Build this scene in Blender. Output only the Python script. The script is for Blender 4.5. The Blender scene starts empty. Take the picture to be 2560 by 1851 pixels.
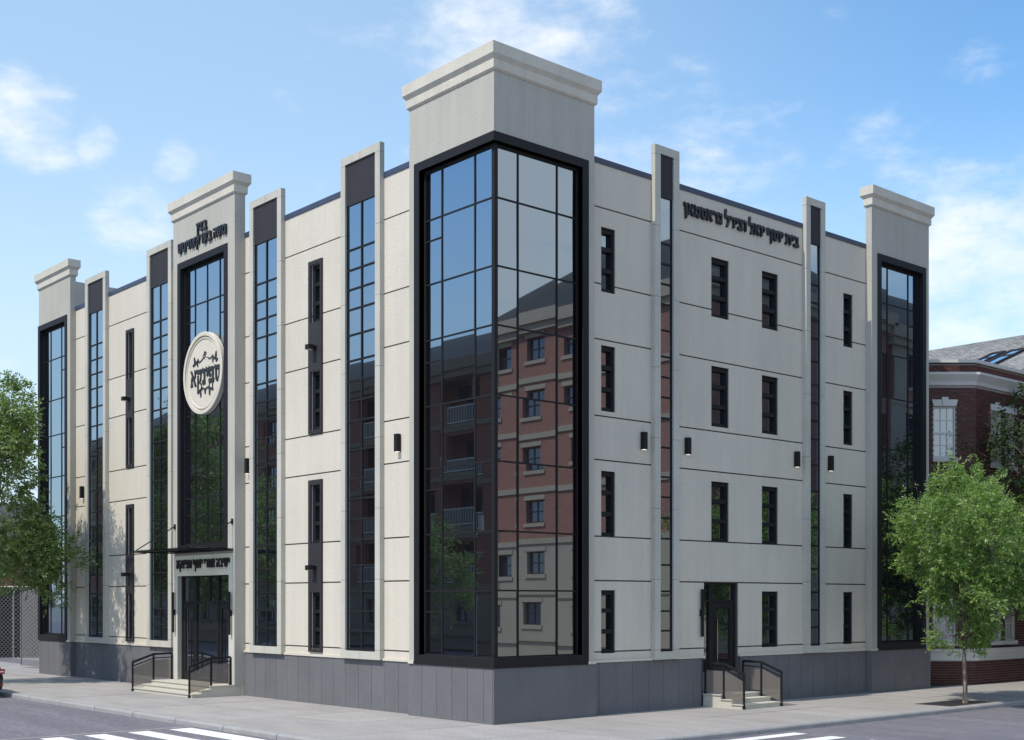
import bpy, bmesh, math, random
import numpy as np
from mathutils import Vector, Matrix

# ------------------------------------------------------------------ camera, sky, sun, exposure
scene = bpy.context.scene
COL = scene.collection
CAM = Vector((21.871, -18.555, 2.8))
YAW = 48.8747
cam_data = bpy.data.cameras.new('camera')
cam_data.sensor_width = 36.0
cam_data.lens = 44.694
cam_data.shift_y = 0.2254
cam_data.clip_start = 0.1
cam_data.clip_end = 6000
cam = bpy.data.objects.new('camera', cam_data)
cam.location = CAM
cam.rotation_euler = (math.radians(90), 0, math.radians(YAW))
COL.objects.link(cam)
scene.camera = cam

SUN_EL, SUN_AZ = 54.0, 181.5          # azimuth clockwise from +Y; the sun stands south of the long facade
sun_data = bpy.data.lights.new('sun', 'SUN')
sun_data.energy = 2.45
sun_data.angle = math.radians(0.53)
sun_data.color = (1.0, 0.93, 0.82)
sun = bpy.data.objects.new('sun', sun_data)
to_sun = Vector((math.sin(math.radians(SUN_AZ)) * math.cos(math.radians(SUN_EL)),
                 math.cos(math.radians(SUN_AZ)) * math.cos(math.radians(SUN_EL)),
                 math.sin(math.radians(SUN_EL))))
sun.rotation_euler = (-to_sun).to_track_quat('-Z', 'Y').to_euler()
sun.location = (0, -40, 60)
COL.objects.link(sun)

vs = scene.view_settings
vs.view_transform = 'Standard'
vs.look = 'None'
vs.exposure = 0.64
vs.gamma = 1.0
vs.use_curve_mapping = False

FPX, HORIZON = 3178.2, 1502.5
_c, _s = math.cos(math.radians(YAW)), math.sin(math.radians(YAW))


def sky_dir(px, py):
    """world direction seen at a pixel of the 2560 px wide photograph"""
    r, u = (px - 1280.0) / FPX, (HORIZON - py) / FPX
    return Vector((r * _c - _s, r * _s + _c, u)).normalized()


def make_world():
    w = bpy.data.worlds.new('World')
    scene.world = w
    w.use_nodes = True
    nt = w.node_tree
    nt.nodes.clear()
    N = nt.nodes.new
    L = nt.links.new
    out = N('ShaderNodeOutputWorld')
    bg = N('ShaderNodeBackground')
    bg.inputs['Strength'].default_value = 0.15
    sky = N('ShaderNodeTexSky')
    sky.sky_type = 'NISHITA'
    sky.sun_disc = False
    sky.sun_elevation = math.radians(SUN_EL)
    sky.sun_rotation = math.radians(SUN_AZ)
    sky.air_density = 1.0
    sky.dust_density = 0.6
    sky.ozone_density = 1.2
    tc = N('ShaderNodeTexCoord')
    sep = N('ShaderNodeSeparateXYZ')
    L(tc.outputs['Generated'], sep.inputs[0])

    def math_(op, a, b=None, clamp=False):
        m = N('ShaderNodeMath')
        m.operation = op
        m.use_clamp = clamp
        for i, v in enumerate((a, b)):
            if v is None:
                continue
            if isinstance(v, (int, float)):
                m.inputs[i].default_value = v
            else:
                L(v, m.inputs[i])
        return m.outputs[0]

    hue = N('ShaderNodeHueSaturation')
    hue.inputs['Hue'].default_value = 0.495
    hue.inputs['Saturation'].default_value = 1.22
    hue.inputs['Value'].default_value = SKY_GAIN
    L(sky.outputs[0], hue.inputs['Color'])
    # clouds: direction projected on a plane overhead
    zz = math_('ADD', math_('MAXIMUM', sep.outputs[2], 0.0), 0.12)
    comb = N('ShaderNodeCombineXYZ')
    L(math_('DIVIDE', sep.outputs[0], zz), comb.inputs[0])
    L(math_('DIVIDE', sep.outputs[1], zz), comb.inputs[1])
    n1 = N('ShaderNodeTexNoise')
    n1.inputs['Scale'].default_value = 1.5
    n1.inputs['Detail'].default_value = 9
    n1.inputs['Roughness'].default_value = 0.58
    n1.inputs['Distortion'].default_value = 0.35
    L(comb.outputs[0], n1.inputs['Vector'])
    n2 = N('ShaderNodeTexNoise')
    n2.inputs['Scale'].default_value = 14.0
    n2.inputs['Detail'].default_value = 8
    n2.inputs['Roughness'].default_value = 0.6
    mp = N('ShaderNodeMapping')
    mp.inputs['Scale'].default_value = (1, 1, 2.2)
    L(tc.outputs['Generated'], mp.inputs[0])
    L(mp.outputs[0], n2.inputs['Vector'])
    total = None
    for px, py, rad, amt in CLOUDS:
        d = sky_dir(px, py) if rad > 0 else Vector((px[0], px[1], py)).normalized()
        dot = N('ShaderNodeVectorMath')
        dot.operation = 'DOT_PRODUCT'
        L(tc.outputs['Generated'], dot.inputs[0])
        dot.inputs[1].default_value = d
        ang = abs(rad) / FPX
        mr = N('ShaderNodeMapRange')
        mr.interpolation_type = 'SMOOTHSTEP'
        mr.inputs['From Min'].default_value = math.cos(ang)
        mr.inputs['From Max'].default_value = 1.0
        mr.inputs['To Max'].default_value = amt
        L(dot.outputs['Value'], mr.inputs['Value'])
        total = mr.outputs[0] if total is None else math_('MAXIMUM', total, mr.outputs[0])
    base = math_('MULTIPLY', math_('SUBTRACT', n1.outputs[0], 0.56), 1.0)
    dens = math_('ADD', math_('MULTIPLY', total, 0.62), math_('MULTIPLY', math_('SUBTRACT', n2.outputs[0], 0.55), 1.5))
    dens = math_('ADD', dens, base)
    mr = N('ShaderNodeMapRange')
    mr.interpolation_type = 'SMOOTHSTEP'
    mr.inputs['From Min'].default_value = 0.02
    mr.inputs['From Max'].default_value = 0.80
    mr.inputs['To Max'].default_value = 0.9
    L(dens, mr.inputs['Value'])
    # pale air towards the horizon, all the way round, thicker on the western side
    west = Vector((-.93, .30, .22)).normalized()
    dot = N('ShaderNodeVectorMath')
    dot.operation = 'DOT_PRODUCT'
    L(tc.outputs['Generated'], dot.inputs[0])
    dot.inputs[1].default_value = west
    wv = N('ShaderNodeMapRange')
    wv.interpolation_type = 'SMOOTHSTEP'
    wv.inputs['From Min'].default_value = .70
    wv.inputs['From Max'].default_value = 1.0
    wv.inputs['To Max'].default_value = .42
    L(dot.outputs['Value'], wv.inputs['Value'])
    el = N('ShaderNodeMapRange')
    el.interpolation_type = 'SMOOTHSTEP'
    el.inputs['From Min'].default_value = .37
    el.inputs['From Max'].default_value = .10
    el.inputs['To Max'].default_value = .78
    L(sep.outputs[2], el.inputs['Value'])
    veil = math_('ADD', el.outputs[0], math_('MULTIPLY', math_('SUBTRACT', 1.0, el.outputs[0]), wv.outputs[0]), True)
    pale = N('ShaderNodeMix')
    pale.data_type = 'RGBA'
    L(veil, pale.inputs['Factor'])
    L(hue.outputs[0], pale.inputs['A'])
    pale.inputs['B'].default_value = HAZE_COL
    mix = N('ShaderNodeMix')
    mix.data_type = 'RGBA'
    L(mr.outputs[0], mix.inputs['Factor'])
    L(pale.outputs['Result'], mix.inputs['A'])
    mix.inputs['B'].default_value = CLOUD_COL
    L(mix.outputs['Result'], bg.inputs['Color'])
    L(bg.outputs[0], out.inputs[0])


SKY_GAIN = 1.0
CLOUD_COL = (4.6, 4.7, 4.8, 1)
HAZE_COL = (3.05, 3.85, 4.45, 1)
# (photo px, photo py, radius px, amount): where the clouds of the photograph stand in the sky, save the last, an added bank
CLOUDS = [(80, 285, 160, .95), (235, 345, 80, .75), (430, 400, 70, .7), (340, 560, 150, .55),
          (1290, 70, 330, .85), (1140, 40, 120, .6), (1480, 190, 220, .6), (1650, 330, 260, .6), (1880, 420, 240, .45),
          (2140, 430, 200, .38), (2440, 160, 90, .3), (2480, 760, 420, .85), (2250, 640, 300, .5),
          ((22, 21.0), 8.5, -1100, 1.5), ((22, 24.0), 5.0, -800, 1.3), ((1.0, .15), .75, -3400, .85)]  # last entry: broad unseen eastern cloud, added to brighten the shaded facade
make_world()

rng = random.Random(7)
nrg = np.random.default_rng(11)


# ------------------------------------------------------------------ materials
def mat(name):
    m = bpy.data.materials.new(name)
    m.use_nodes = True
    nt = m.node_tree
    b = nt.nodes['Principled BSDF']
    return m, nt, b


def _coord(nt, scale=(1, 1, 1)):
    tc = nt.nodes.new('ShaderNodeTexCoord')
    mp = nt.nodes.new('ShaderNodeMapping')
    mp.inputs['Scale'].default_value = scale
    nt.links.new(tc.outputs['Object'], mp.inputs[0])
    return mp.outputs[0]


def _noise(nt, vec, scale, detail=4, rough=0.6):
    n = nt.nodes.new('ShaderNodeTexNoise')
    n.inputs['Scale'].default_value = scale
    n.inputs['Detail'].default_value = detail
    n.inputs['Roughness'].default_value = rough
    nt.links.new(vec, n.inputs['Vector'])
    return n.outputs[0]


def _ramp(nt, fac, stops):
    r = nt.nodes.new('ShaderNodeValToRGB')
    els = r.color_ramp.elements
    while len(els) < len(stops):
        els.new(0.5)
    for e, (p, c) in zip(els, stops):
        e.position = p
        e.color = (*c, 1)
    nt.links.new(fac, r.inputs[0])
    return r.outputs[0]


def _mixc(nt, fac, a, b, mode='MIX'):
    m = nt.nodes.new('ShaderNodeMix')
    m.data_type = 'RGBA'
    m.blend_type = mode
    for key, v in (('Factor', fac), ('A', a), ('B', b)):
        s = m.inputs[key]
        if isinstance(v, (int, float)):
            s.default_value = v
        elif isinstance(v, tuple):
            s.default_value = (*v[:3], 1)
        else:
            nt.links.new(v, s)
    return m.outputs['Result']


def _bump(nt, b, h, strength, dist):
    bp = nt.nodes.new('ShaderNodeBump')
    bp.inputs['Strength'].default_value = strength
    bp.inputs['Distance'].default_value = dist
    nt.links.new(h, bp.inputs['Height'])
    nt.links.new(bp.outputs[0], b.inputs['Normal'])


def sc(c, k):
    return tuple(min(1, x * k) for x in c)


def rough_mat(name, col, grain=30, vary=0.12, bump=0.5, dist=0.01, rough=0.85, blotch=0.5, stretch=(1, 1, 1), speck=None, piece=0.0, streak=0.0):
    """plaster, stone or concrete: colour with soft blotches, fine grain and relief"""
    m, nt, b = mat(name)
    v = _coord(nt, stretch)
    big = _noise(nt, v, blotch, 5, 0.6)
    fine = _noise(nt, v, grain, 3, 0.65)
    c1 = _ramp(nt, big, [(0.3, sc(col, 1 - vary * .6)), (0.7, sc(col, 1 + vary * .6))])
    c2 = _ramp(nt, fine, [(0.3, (1 - vary * 1.3,) * 3), (0.65, (1 + vary * .5,) * 3)])
    c = _mixc(nt, 1.0, c1, c2, 'MULTIPLY')
    if speck:
        sp = _noise(nt, v, speck[0], 2, .5)
        c = _mixc(nt, _ramp(nt, sp, [(speck[1], (0, 0, 0)), (speck[1] + .06, (1, 1, 1))]), c, speck[2])
    if piece:
        oi = nt.nodes.new('ShaderNodeObjectInfo')
        c = _mixc(nt, 1.0, c, _ramp(nt, oi.outputs['Random'], [(0, (1 - piece,) * 3), (1, (1 + piece * .4,) * 3)]), 'MULTIPLY')
    if streak:
        vs_ = _coord(nt, (1.6, 1.6, .16))
        c = _mixc(nt, 1.0, c, _ramp(nt, _noise(nt, vs_, 1.8, 6, .7), [(.38, (1 - streak,) * 3), (.58, (1, 1, 1))]), 'MULTIPLY')
    nt.links.new(c, b.inputs['Base Color'])
    b.inputs['Roughness'].default_value = rough
    b.inputs['Specular IOR Level'].default_value = 0.25
    _bump(nt, b, fine, bump, dist)
    return m


def plain(name, col, rough=0.5, metal=0.0, spec=0.5, grain=0.0):
    m, nt, b = mat(name)
    b.inputs['Base Color'].default_value = (*col, 1)
    b.inputs['Roughness'].default_value = rough
    b.inputs['Metallic'].default_value = metal
    b.inputs['Specular IOR Level'].default_value = spec
    if grain:
        v = _coord(nt)
        n = _noise(nt, v, 3, 5)
        nt.links.new(_ramp(nt, n, [(0.3, sc(col, 1 - grain)), (0.7, sc(col, 1 + grain))]), b.inputs['Base Color'])
    return m


def glass_mat(name, refl, tint=(0.82, 0.92, 1.0), body=(0.012, 0.013, 0.016), wave=0.0):
    m, nt, b = mat(name)
    b.inputs['Base Color'].default_value = (*body, 1)
    b.inputs['Roughness'].default_value = 0.08
    g = nt.nodes.new('ShaderNodeBsdfGlossy')
    g.inputs['Roughness'].default_value = 0.0
    g.inputs['Color'].default_value = (*tint, 1)
    fr = nt.nodes.new('ShaderNodeFresnel')
    fr.inputs['IOR'].default_value = 1.5
    ad = nt.nodes.new('ShaderNodeMath')
    ad.inputs[1].default_value = refl
    nt.links.new(fr.outputs[0], ad.inputs[0])
    ad.use_clamp = True
    mx = nt.nodes.new('ShaderNodeMixShader')
    nt.links.new(ad.outputs[0], mx.inputs[0])
    nt.links.new(b.outputs[0], mx.inputs[1])
    nt.links.new(g.outputs[0], mx.inputs[2])
    nt.links.new(mx.outputs[0], nt.nodes['Material Output'].inputs[0])
    return m


def clear_glass(name, tint, refl=0.06, frost=None, amount=0.0):
    m, nt, b = mat(name)
    t = nt.nodes.new('ShaderNodeBsdfTransparent')
    t.inputs[0].default_value = (*tint, 1)
    g = nt.nodes.new('ShaderNodeBsdfGlossy')
    g.inputs['Roughness'].default_value = 0.0
    mx = nt.nodes.new('ShaderNodeMixShader')
    mx.inputs[0].default_value = refl
    src = t.outputs[0]
    if frost:                                   # a film of grey in the sheet
        b.inputs['Base Color'].default_value = (*frost, 1)
        fm = nt.nodes.new('ShaderNodeMixShader')
        fm.inputs[0].default_value = amount
        nt.links.new(src, fm.inputs[1])
        nt.links.new(b.outputs[0], fm.inputs[2])
        src = fm.outputs[0]
    nt.links.new(src, mx.inputs[1])
    nt.links.new(g.outputs[0], mx.inputs[2])
    nt.links.new(mx.outputs[0], nt.nodes['Material Output'].inputs[0])
    return m


def brick_tex(name, c1, c2, mortar, bw=0.24, bh=0.075):
    m, nt, b = mat(name)
    tc = nt.nodes.new('ShaderNodeTexCoord')
    sp = nt.nodes.new('ShaderNodeSeparateXYZ')
    nt.links.new(tc.outputs['Object'], sp.inputs[0])
    ad = nt.nodes.new('ShaderNodeMath')
    nt.links.new(sp.outputs[0], ad.inputs[0])
    nt.links.new(sp.outputs[1], ad.inputs[1])
    cb = nt.nodes.new('ShaderNodeCombineXYZ')
    nt.links.new(ad.outputs[0], cb.inputs[0])
    nt.links.new(sp.outputs[2], cb.inputs[1])
    br = nt.nodes.new('ShaderNodeTexBrick')
    br.inputs['Color1'].default_value = (*c1, 1)
    br.inputs['Color2'].default_value = (*c2, 1)
    br.inputs['Mortar'].default_value = (*mortar, 1)
    br.inputs['Scale'].default_value = 1.0
    br.inputs['Brick Width'].default_value = bw
    br.inputs['Row Height'].default_value = bh
    br.inputs['Mortar Size'].default_value = 0.008
    nt.links.new(cb.outputs[0], br.inputs['Vector'])
    nt.links.new(br.outputs[0], b.inputs['Base Color'])
    b.inputs['Roughness'].default_value = 0.85
    return m


def island_mat(name, cols, rough=0.8, trans=0.0, spec=0.3):
    """each separate piece of the mesh takes its own tone"""
    m, nt, b = mat(name)
    g = nt.nodes.new('ShaderNodeNewGeometry')
    n = len(cols)
    c = _ramp(nt, g.outputs['Random Per Island'], [(i / max(1, n - 1), k) for i, k in enumerate(cols)])
    nt.links.new(c, b.inputs['Base Color'])
    b.inputs['Roughness'].default_value = rough
    b.inputs['Specular IOR Level'].default_value = spec
    if trans:
        t = nt.nodes.new('ShaderNodeBsdfTranslucent')
        c2 = _mixc(nt, 1.0, c, (1.0, 1.25, 0.55), 'MULTIPLY')
        nt.links.new(c2, t.inputs[0])
        mx = nt.nodes.new('ShaderNodeMixShader')
        mx.inputs[0].default_value = trans
        nt.links.new(b.outputs[0], mx.inputs[1])
        nt.links.new(t.outputs[0], mx.inputs[2])
        nt.links.new(mx.outputs[0], nt.nodes['Material Output'].inputs[0])
    return m


def object_tone(name, cols, rough=0.8, grain=60, bump=0.3):
    """pieces that are objects of their own: tone by the object's random number"""
    m, nt, b = mat(name)
    oi = nt.nodes.new('ShaderNodeObjectInfo')
    n = len(cols)
    c = _ramp(nt, oi.outputs['Random'], [(i / max(1, n - 1), k) for i, k in enumerate(cols)])
    v = _coord(nt)
    f = _noise(nt, v, grain, 3)
    c = _mixc(nt, 1.0, c, _ramp(nt, f, [(0.3, (.85,) * 3), (0.7, (1.08,) * 3)]), 'MULTIPLY')
    nt.links.new(c, b.inputs['Base Color'])
    b.inputs['Roughness'].default_value = rough
    _bump(nt, b, f, bump, 0.004)
    return m


M = {}
M['stucco'] = rough_mat('cream_stucco', (0.625, 0.575, 0.482), 24, .07, .6, .014, .9, .35, piece=.035, streak=.05)
M['stucco_grey'] = rough_mat('greige_stucco', (0.46, 0.44, 0.385), 24, .09, .65, .014, .9, .45, streak=.07)
M['cornice'] = rough_mat('cornice_stucco', (0.60, 0.56, 0.48), 24, .08, .5, .012, .9, .6, streak=.08)
M['strip_stone'] = rough_mat('strip_stone', (0.52, 0.50, 0.435), 40, .12, .35, .008, .85, .7, streak=.06)
M['surround'] = rough_mat('portal_stone', (0.55, 0.535, 0.47), 30, .08, .35, .008, .85, .7)
M['backing'] = plain('groove_shadow', (0.09, 0.085, 0.075), .9)
M['granite'] = rough_mat('charcoal_granite', (0.152, 0.151, 0.158), 30, .13, .6, .010, .75, .8, piece=.05, streak=.04)
M['black'] = plain('black_aluminium', (0.016, 0.0155, 0.0165), .55, 0, .18, .12)
M['panel_dark'] = plain('charcoal_panel', (0.036, 0.033, 0.036), .6, 0, .2, .10)
M['navy'] = plain('navy_coping_metal', (0.045, 0.055, 0.095), .45, 0, .45, .1)
M['letter'] = plain('black_letter_metal', (0.022, 0.021, 0.024), .45, 0, .4)
M['glass'] = glass_mat('coated_glass', 0.26, (.70, .86, 1.0), (.008, .008, .010))
M['sky_glass'] = glass_mat('rooflight_glass', 0.5, (.92, .97, 1.0), (.30, .33, .36))
M['glass_dark'] = glass_mat('dark_glass', 0.16)
M['step'] = rough_mat('step_stone', (0.52, 0.50, 0.42), 30, .08, .25, .005, .8, .8)
M['rail_glass'] = clear_glass('railing_glass', (0.74, 0.71, 0.67), .07, (.42, .39, .36), .24)
M['canopy_glass'] = clear_glass('canopy_glass', (0.50, 0.55, 0.53), .12)
M['slab'] = rough_mat('paving_concrete', (0.365, 0.345, 0.325), 22, .20, .35, .004, .85, .9, (.5, 1.6, 1), (9, .66, (0.29, 0.275, 0.265)), piece=.07)
M['joint'] = plain('paving_joint', (0.16, 0.155, 0.15), .95)
M['kerb'] = rough_mat('kerb_granite', (0.33, 0.325, 0.315), 60, .18, .5, .005, .8, 2.0)
M['asphalt'] = rough_mat('asphalt', (0.178, 0.172, 0.192), 9, .26, .5, .006, .9, .5, (.35, 2.2, 1), (2.2, .60, (0.145, 0.14, 0.158)))
M['paint'] = rough_mat('road_paint', (0.78, 0.78, 0.77), 18, .10, .2, .003, .8, 1.2, (1, 1, 1), (16, .66, (.46, .46, .47)))
M['soil'] = rough_mat('tree_pit_soil', (0.035, 0.033, 0.035), 30, .3, 1, .03, .95, 1)
M['ground'] = rough_mat('far_ground', (0.22, 0.22, 0.21), 2, .2, .2, .01, .95, .02)
M['bark'] = rough_mat('bark', (0.12, 0.10, 0.085), 14, .5, 1.0, .02, .9, 6, (1, 1, .25), (14, .58, (0.32, 0.29, 0.25)))
M['bark_dark'] = rough_mat('dark_bark', (0.09, 0.075, 0.06), 22, .4, 1.0, .02, .9, 6, (1, 1, .25))
M['leaf'] = island_mat('locust_leaves', [(0.11, 0.20, 0.04), (0.17, 0.28, 0.06), (0.21, 0.33, 0.075), (0.34, 0.43, 0.17), (0.13, 0.23, 0.05), (0.46, 0.53, 0.29)], .5, .48, .45)
M['leaf_olive'] = island_mat('olive_leaves', [(0.09, 0.15, 0.035), (0.13, 0.20, 0.055), (0.20, 0.27, 0.095), (0.30, 0.35, 0.17), (0.08, 0.14, 0.035)], .5, .4, .45)
M['leaf_dark'] = island_mat('dark_leaves', [(0.018, 0.036, 0.012), (0.028, 0.055, 0.016), (0.045, 0.075, 0.02)], .6, .2, .3)
M['mortar'] = rough_mat('mortar', (0.40, 0.35, 0.32), 40, .1, .3, .004, .95, 1)
BR = [(0.082, 0.031, 0.026), (0.105, 0.040, 0.033), (0.066, 0.027, 0.024), (0.118, 0.047, 0.038), (0.090, 0.034, 0.030)]
M['brick'] = object_tone('red_brick', BR)
M['brick_mass'] = island_mat('red_brick_mass', BR, .85)
M['trim'] = rough_mat('white_stone_trim', (0.60, 0.58, 0.54), 40, .06, .2, .004, .8, 1)
SH = [(0.34, 0.34, 0.325), (0.42, 0.415, 0.40), (0.28, 0.28, 0.27), (0.48, 0.47, 0.45)]
M['shingle'] = object_tone('grey_shingle', SH, .85, 40)
M['shingle_mass'] = island_mat('grey_shingle_mass', SH, .9)
M['roof_under'] = plain('roof_underlay', (0.13, 0.13, 0.135), .9)
M['white'] = plain('white_window_paint', (0.62, 0.61, 0.57), .5, 0, .4, .05)
M['win_pale'] = glass_mat('curtained_glass', .14, (.95, .97, 1), (0.36, 0.34, 0.31))
M['zinc'] = plain('galvanised_steel', (0.34, 0.34, 0.34), .45, .6, .5, .1)
M['mesh_alu'] = plain('expanded_aluminium', (0.27, 0.27, 0.27), .5, .35, .5, .06)
M['screen'] = plain('dark_screen_cloth', (.012, .012, .013), .95, 0, .1)
M['grey_roof'] = rough_mat('grey_roofing', (0.16, 0.16, 0.17), 10, .15, .3, .01, .9, .6)
M['lens'], _nt, _b = mat('lamp_lens')
_b.inputs['Base Color'].default_value = (.9, .88, .8, 1)
_b.inputs['Emission Color'].default_value = (1, .93, .8, 1)
_b.inputs['Emission Strength'].default_value = 0.5
M['car_black'] = plain('black_car_paint', (0.008, 0.008, 0.010), .12, 0, .6)
M['car_glass'] = glass_mat('car_glass', .05)
M['tail_red'] = plain('red_lamp_plastic', (0.38, 0.014, 0.01), .2, 0, .6)
M['tail_white'] = plain('clear_lamp_plastic', (0.75, 0.74, 0.74), .2, .2, .6)
M['rubber'] = plain('tyre_rubber', (0.02, 0.02, 0.02), .8)
M['chrome'] = plain('chrome', (0.6, 0.6, 0.6), .15, 1.0)
M['beige'] = rough_mat('limestone', (0.40, 0.33, 0.25), 12, .10, .3, .01, .85, .5)
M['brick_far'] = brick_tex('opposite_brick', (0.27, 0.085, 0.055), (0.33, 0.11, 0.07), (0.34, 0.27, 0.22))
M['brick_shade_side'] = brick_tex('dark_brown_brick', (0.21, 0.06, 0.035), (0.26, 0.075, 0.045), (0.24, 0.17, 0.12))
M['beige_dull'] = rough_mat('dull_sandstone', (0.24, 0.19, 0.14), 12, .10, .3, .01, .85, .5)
M['slate'] = rough_mat('dark_slate', (0.055, 0.057, 0.06), 14, .2, .5, .01, .8, 2)
M['blue_window'] = glass_mat('opposite_glass', .10, (.7, .82, 1), (0.015, 0.02, 0.04))


# ------------------------------------------------------------------ mesh helpers
def LF(u, d, z):      # long sunlit facade: u along X, d outwards (-Y)
    return (u, -d, z)


def RF(u, d, z):      # shaded facade: u along Y, d outwards (+X)
    return (d, u, z)


def WF(x, y, z):
    return (x, y, z)


class MB:
    def __init__(self):
        self.v, self.f = [], []

    def add(self, verts, faces):
        o = len(self.v)
        self.v += [tuple(p) for p in verts]
        self.f += [tuple(i + o for i in f) for f in faces]
        return self

    def box(self, mp, a0, a1, b0, b1, c0, c1):
        p = [mp(a, b, c) for c in (c0, c1) for b in (b0, b1) for a in (a0, a1)]
        return self.add(p, [(0, 2, 3, 1), (4, 5, 7, 6), (0, 1, 5, 4), (2, 6, 7, 3), (0, 4, 6, 2), (1, 3, 7, 5)])

    def prism(self, mp, pts, d0, d1):
        n = len(pts)
        p = [mp(u, d0, z) for u, z in pts] + [mp(u, d1, z) for u, z in pts]
        f = [tuple(range(n)), tuple(range(2 * n - 1, n - 1, -1))]
        f += [(i, (i + 1) % n, n + (i + 1) % n, n + i) for i in range(n)]
        return self.add(p, f)

    def rings(self, rings, cap=True):
        n = len(rings[0])
        v = [p for r in rings for p in r]
        f = []
        for k in range(len(rings) - 1):
            for i in range(n):
                j = (i + 1) % n
                f.append((k * n + i, k * n + j, (k + 1) * n + j, (k + 1) * n + i))
        if cap:
            f.append(tuple(range(n)))
            f.append(tuple((len(rings) - 1) * n + i for i in range(n)))
        return self.add(v, f)

    def tube(self, pts, radii, n=6):
        if isinstance(radii, (int, float)):
            radii = [radii] * len(pts)
        pts = [Vector(p) for p in pts]
        rings = []
        for i, p in enumerate(pts):
            t = (pts[min(i + 1, len(pts) - 1)] - pts[max(i - 1, 0)])
            if t.length < 1e-6:
                t = Vector((0, 0, 1))
            t.normalize()
            a = t.cross(Vector((0, 0, 1)) if abs(t.z) < .9 else Vector((1, 0, 0))).normalized()
            b = t.cross(a)
            rings.append([tuple(p + (a * math.cos(2 * math.pi * k / n) + b * math.sin(2 * math.pi * k / n)) * radii[i]) for k in range(n)])
        return self.rings(rings)

    def bar(self, p, q, w, h):
        """square bar from p to q"""
        p, q = Vector(p), Vector(q)
        t = (q - p).normalized()
        a = t.cross(Vector((0, 0, 1)) if abs(t.z) < .95 else Vector((1, 0, 0))).normalized()
        b = a.cross(t)
        r = []
        for c in (p, q):
            r.append([tuple(c + a * sx * w / 2 + b * sy * h / 2) for sx, sy in ((-1, -1), (1, -1), (1, 1), (-1, 1))])
        return self.rings(r)

    def holed(self, mp, u0, u1, z0, z1, d0, d1, holes):
        """slab between depths d0 < d1 with rectangular holes through it"""
        us = sorted({u0, u1, *[min(max(h[0], u0), u1) for h in holes], *[min(max(h[1], u0), u1) for h in holes]})
        zs = sorted({z0, z1, *[min(max(h[2], z0), z1) for h in holes], *[min(max(h[3], z0), z1) for h in holes]})
        nu, nz = len(us) - 1, len(zs) - 1
        full = [[True] * nz for _ in range(nu)]
        for i in range(nu):
            for j in range(nz):
                cu, cz = (us[i] + us[i + 1]) / 2, (zs[j] + zs[j + 1]) / 2
                if any(h[0] < cu < h[1] and h[2] < cz < h[3] for h in holes):
                    full[i][j] = False
        ok = lambda i, j: 0 <= i < nu and 0 <= j < nz and full[i][j]
        idx = {}

        def vid(i, j, k):
            key = (i, j, k)
            if key not in idx:
                idx[key] = len(self.v)
                self.v.append(mp(us[i], (d0, d1)[k], zs[j]))
            return idx[key]
        for i in range(nu):
            for j in range(nz):
                if not full[i][j]:
                    continue
                for k in (0, 1):
                    self.f.append((vid(i, j, k), vid(i + 1, j, k), vid(i + 1, j + 1, k), vid(i, j + 1, k)))
                if not ok(i - 1, j):
                    self.f.append((vid(i, j, 0), vid(i, j + 1, 0), vid(i, j + 1, 1), vid(i, j, 1)))
                if not ok(i + 1, j):
                    self.f.append((vid(i + 1, j, 0), vid(i + 1, j, 1), vid(i + 1, j + 1, 1), vid(i + 1, j + 1, 0)))
                if not ok(i, j - 1):
                    self.f.append((vid(i, j, 0), vid(i, j, 1), vid(i + 1, j, 1), vid(i + 1, j, 0)))
                if not ok(i, j + 1):
                    self.f.append((vid(i, j + 1, 0), vid(i + 1, j + 1, 0), vid(i + 1, j + 1, 1), vid(i, j + 1, 1)))
        return self

    def mesh(self, name, material, smooth=False, fix=True):
        me = bpy.data.meshes.new(name)
        me.from_pydata(self.v, [], self.f)
        if fix:
            bm = bmesh.new()
            bm.from_mesh(me)
            bmesh.ops.recalc_face_normals(bm, faces=bm.faces)
            bm.to_mesh(me)
            bm.free()
        if smooth:
            me.polygons.foreach_set('use_smooth', [True] * len(me.polygons))
        me.materials.append(material)
        me.update()
        return me

    def build(self, name, material, parent=None, smooth=False, fix=True):
        return link(name, self.mesh(name, material, smooth, fix), parent)


def link(name, data, parent=None):
    o = bpy.data.objects.new(name, data)
    COL.objects.link(o)
    if parent is not None:
        o.parent = parent
        if parent.type == 'EMPTY':
            o.matrix_parent_inverse = Matrix.Translation(-parent.location)
    return o


def thing(name, label, cat, loc, group=None):
    e = bpy.data.objects.new(name, None)
    e.empty_display_size = 0.3
    e.location = loc
    COL.objects.link(e)
    return tag(e, label, cat, group)


def tag(o, label, cat, group=None):
    o['label'] = label
    o['category'] = cat
    if group:
        o['group'] = group
    return o


def structure(o):
    o['kind'] = 'structure'
    return o


def dup(root, loc, label, parts=True):
    r = root.copy()
    COL.objects.link(r)
    r.location = loc
    r['label'] = label
    if parts:
        for ch in list(root.children):
            c = ch.copy()
            COL.objects.link(c)
            c.parent = r
            for g in ch.children:
                d = g.copy()
                COL.objects.link(d)
                d.parent = c
    return r


def pane(mp, u0, u1, z0, z1, d, parent, material, name='pane'):
    """one sheet of glass, 12 mm thick, set very slightly out of true"""
    t = [rng.uniform(-.0016, .0016) * min(1.6, (z1 - z0)) for _ in range(2)]
    p = []
    for dd in (d - .012, d):
        for (a, b, s, q) in ((u0, z0, -1, -1), (u1, z0, 1, -1), (u1, z1, 1, 1), (u0, z1, -1, 1)):
            p.append(mp(a, dd + t[0] * s + t[1] * q, b))
    mb = MB()
    mb.add(p, [(0, 1, 2, 3), (4, 7, 6, 5), (0, 4, 5, 1), (1, 5, 6, 2), (2, 6, 7, 3), (3, 7, 4, 0)])
    return mb.build(name, material, parent)


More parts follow.
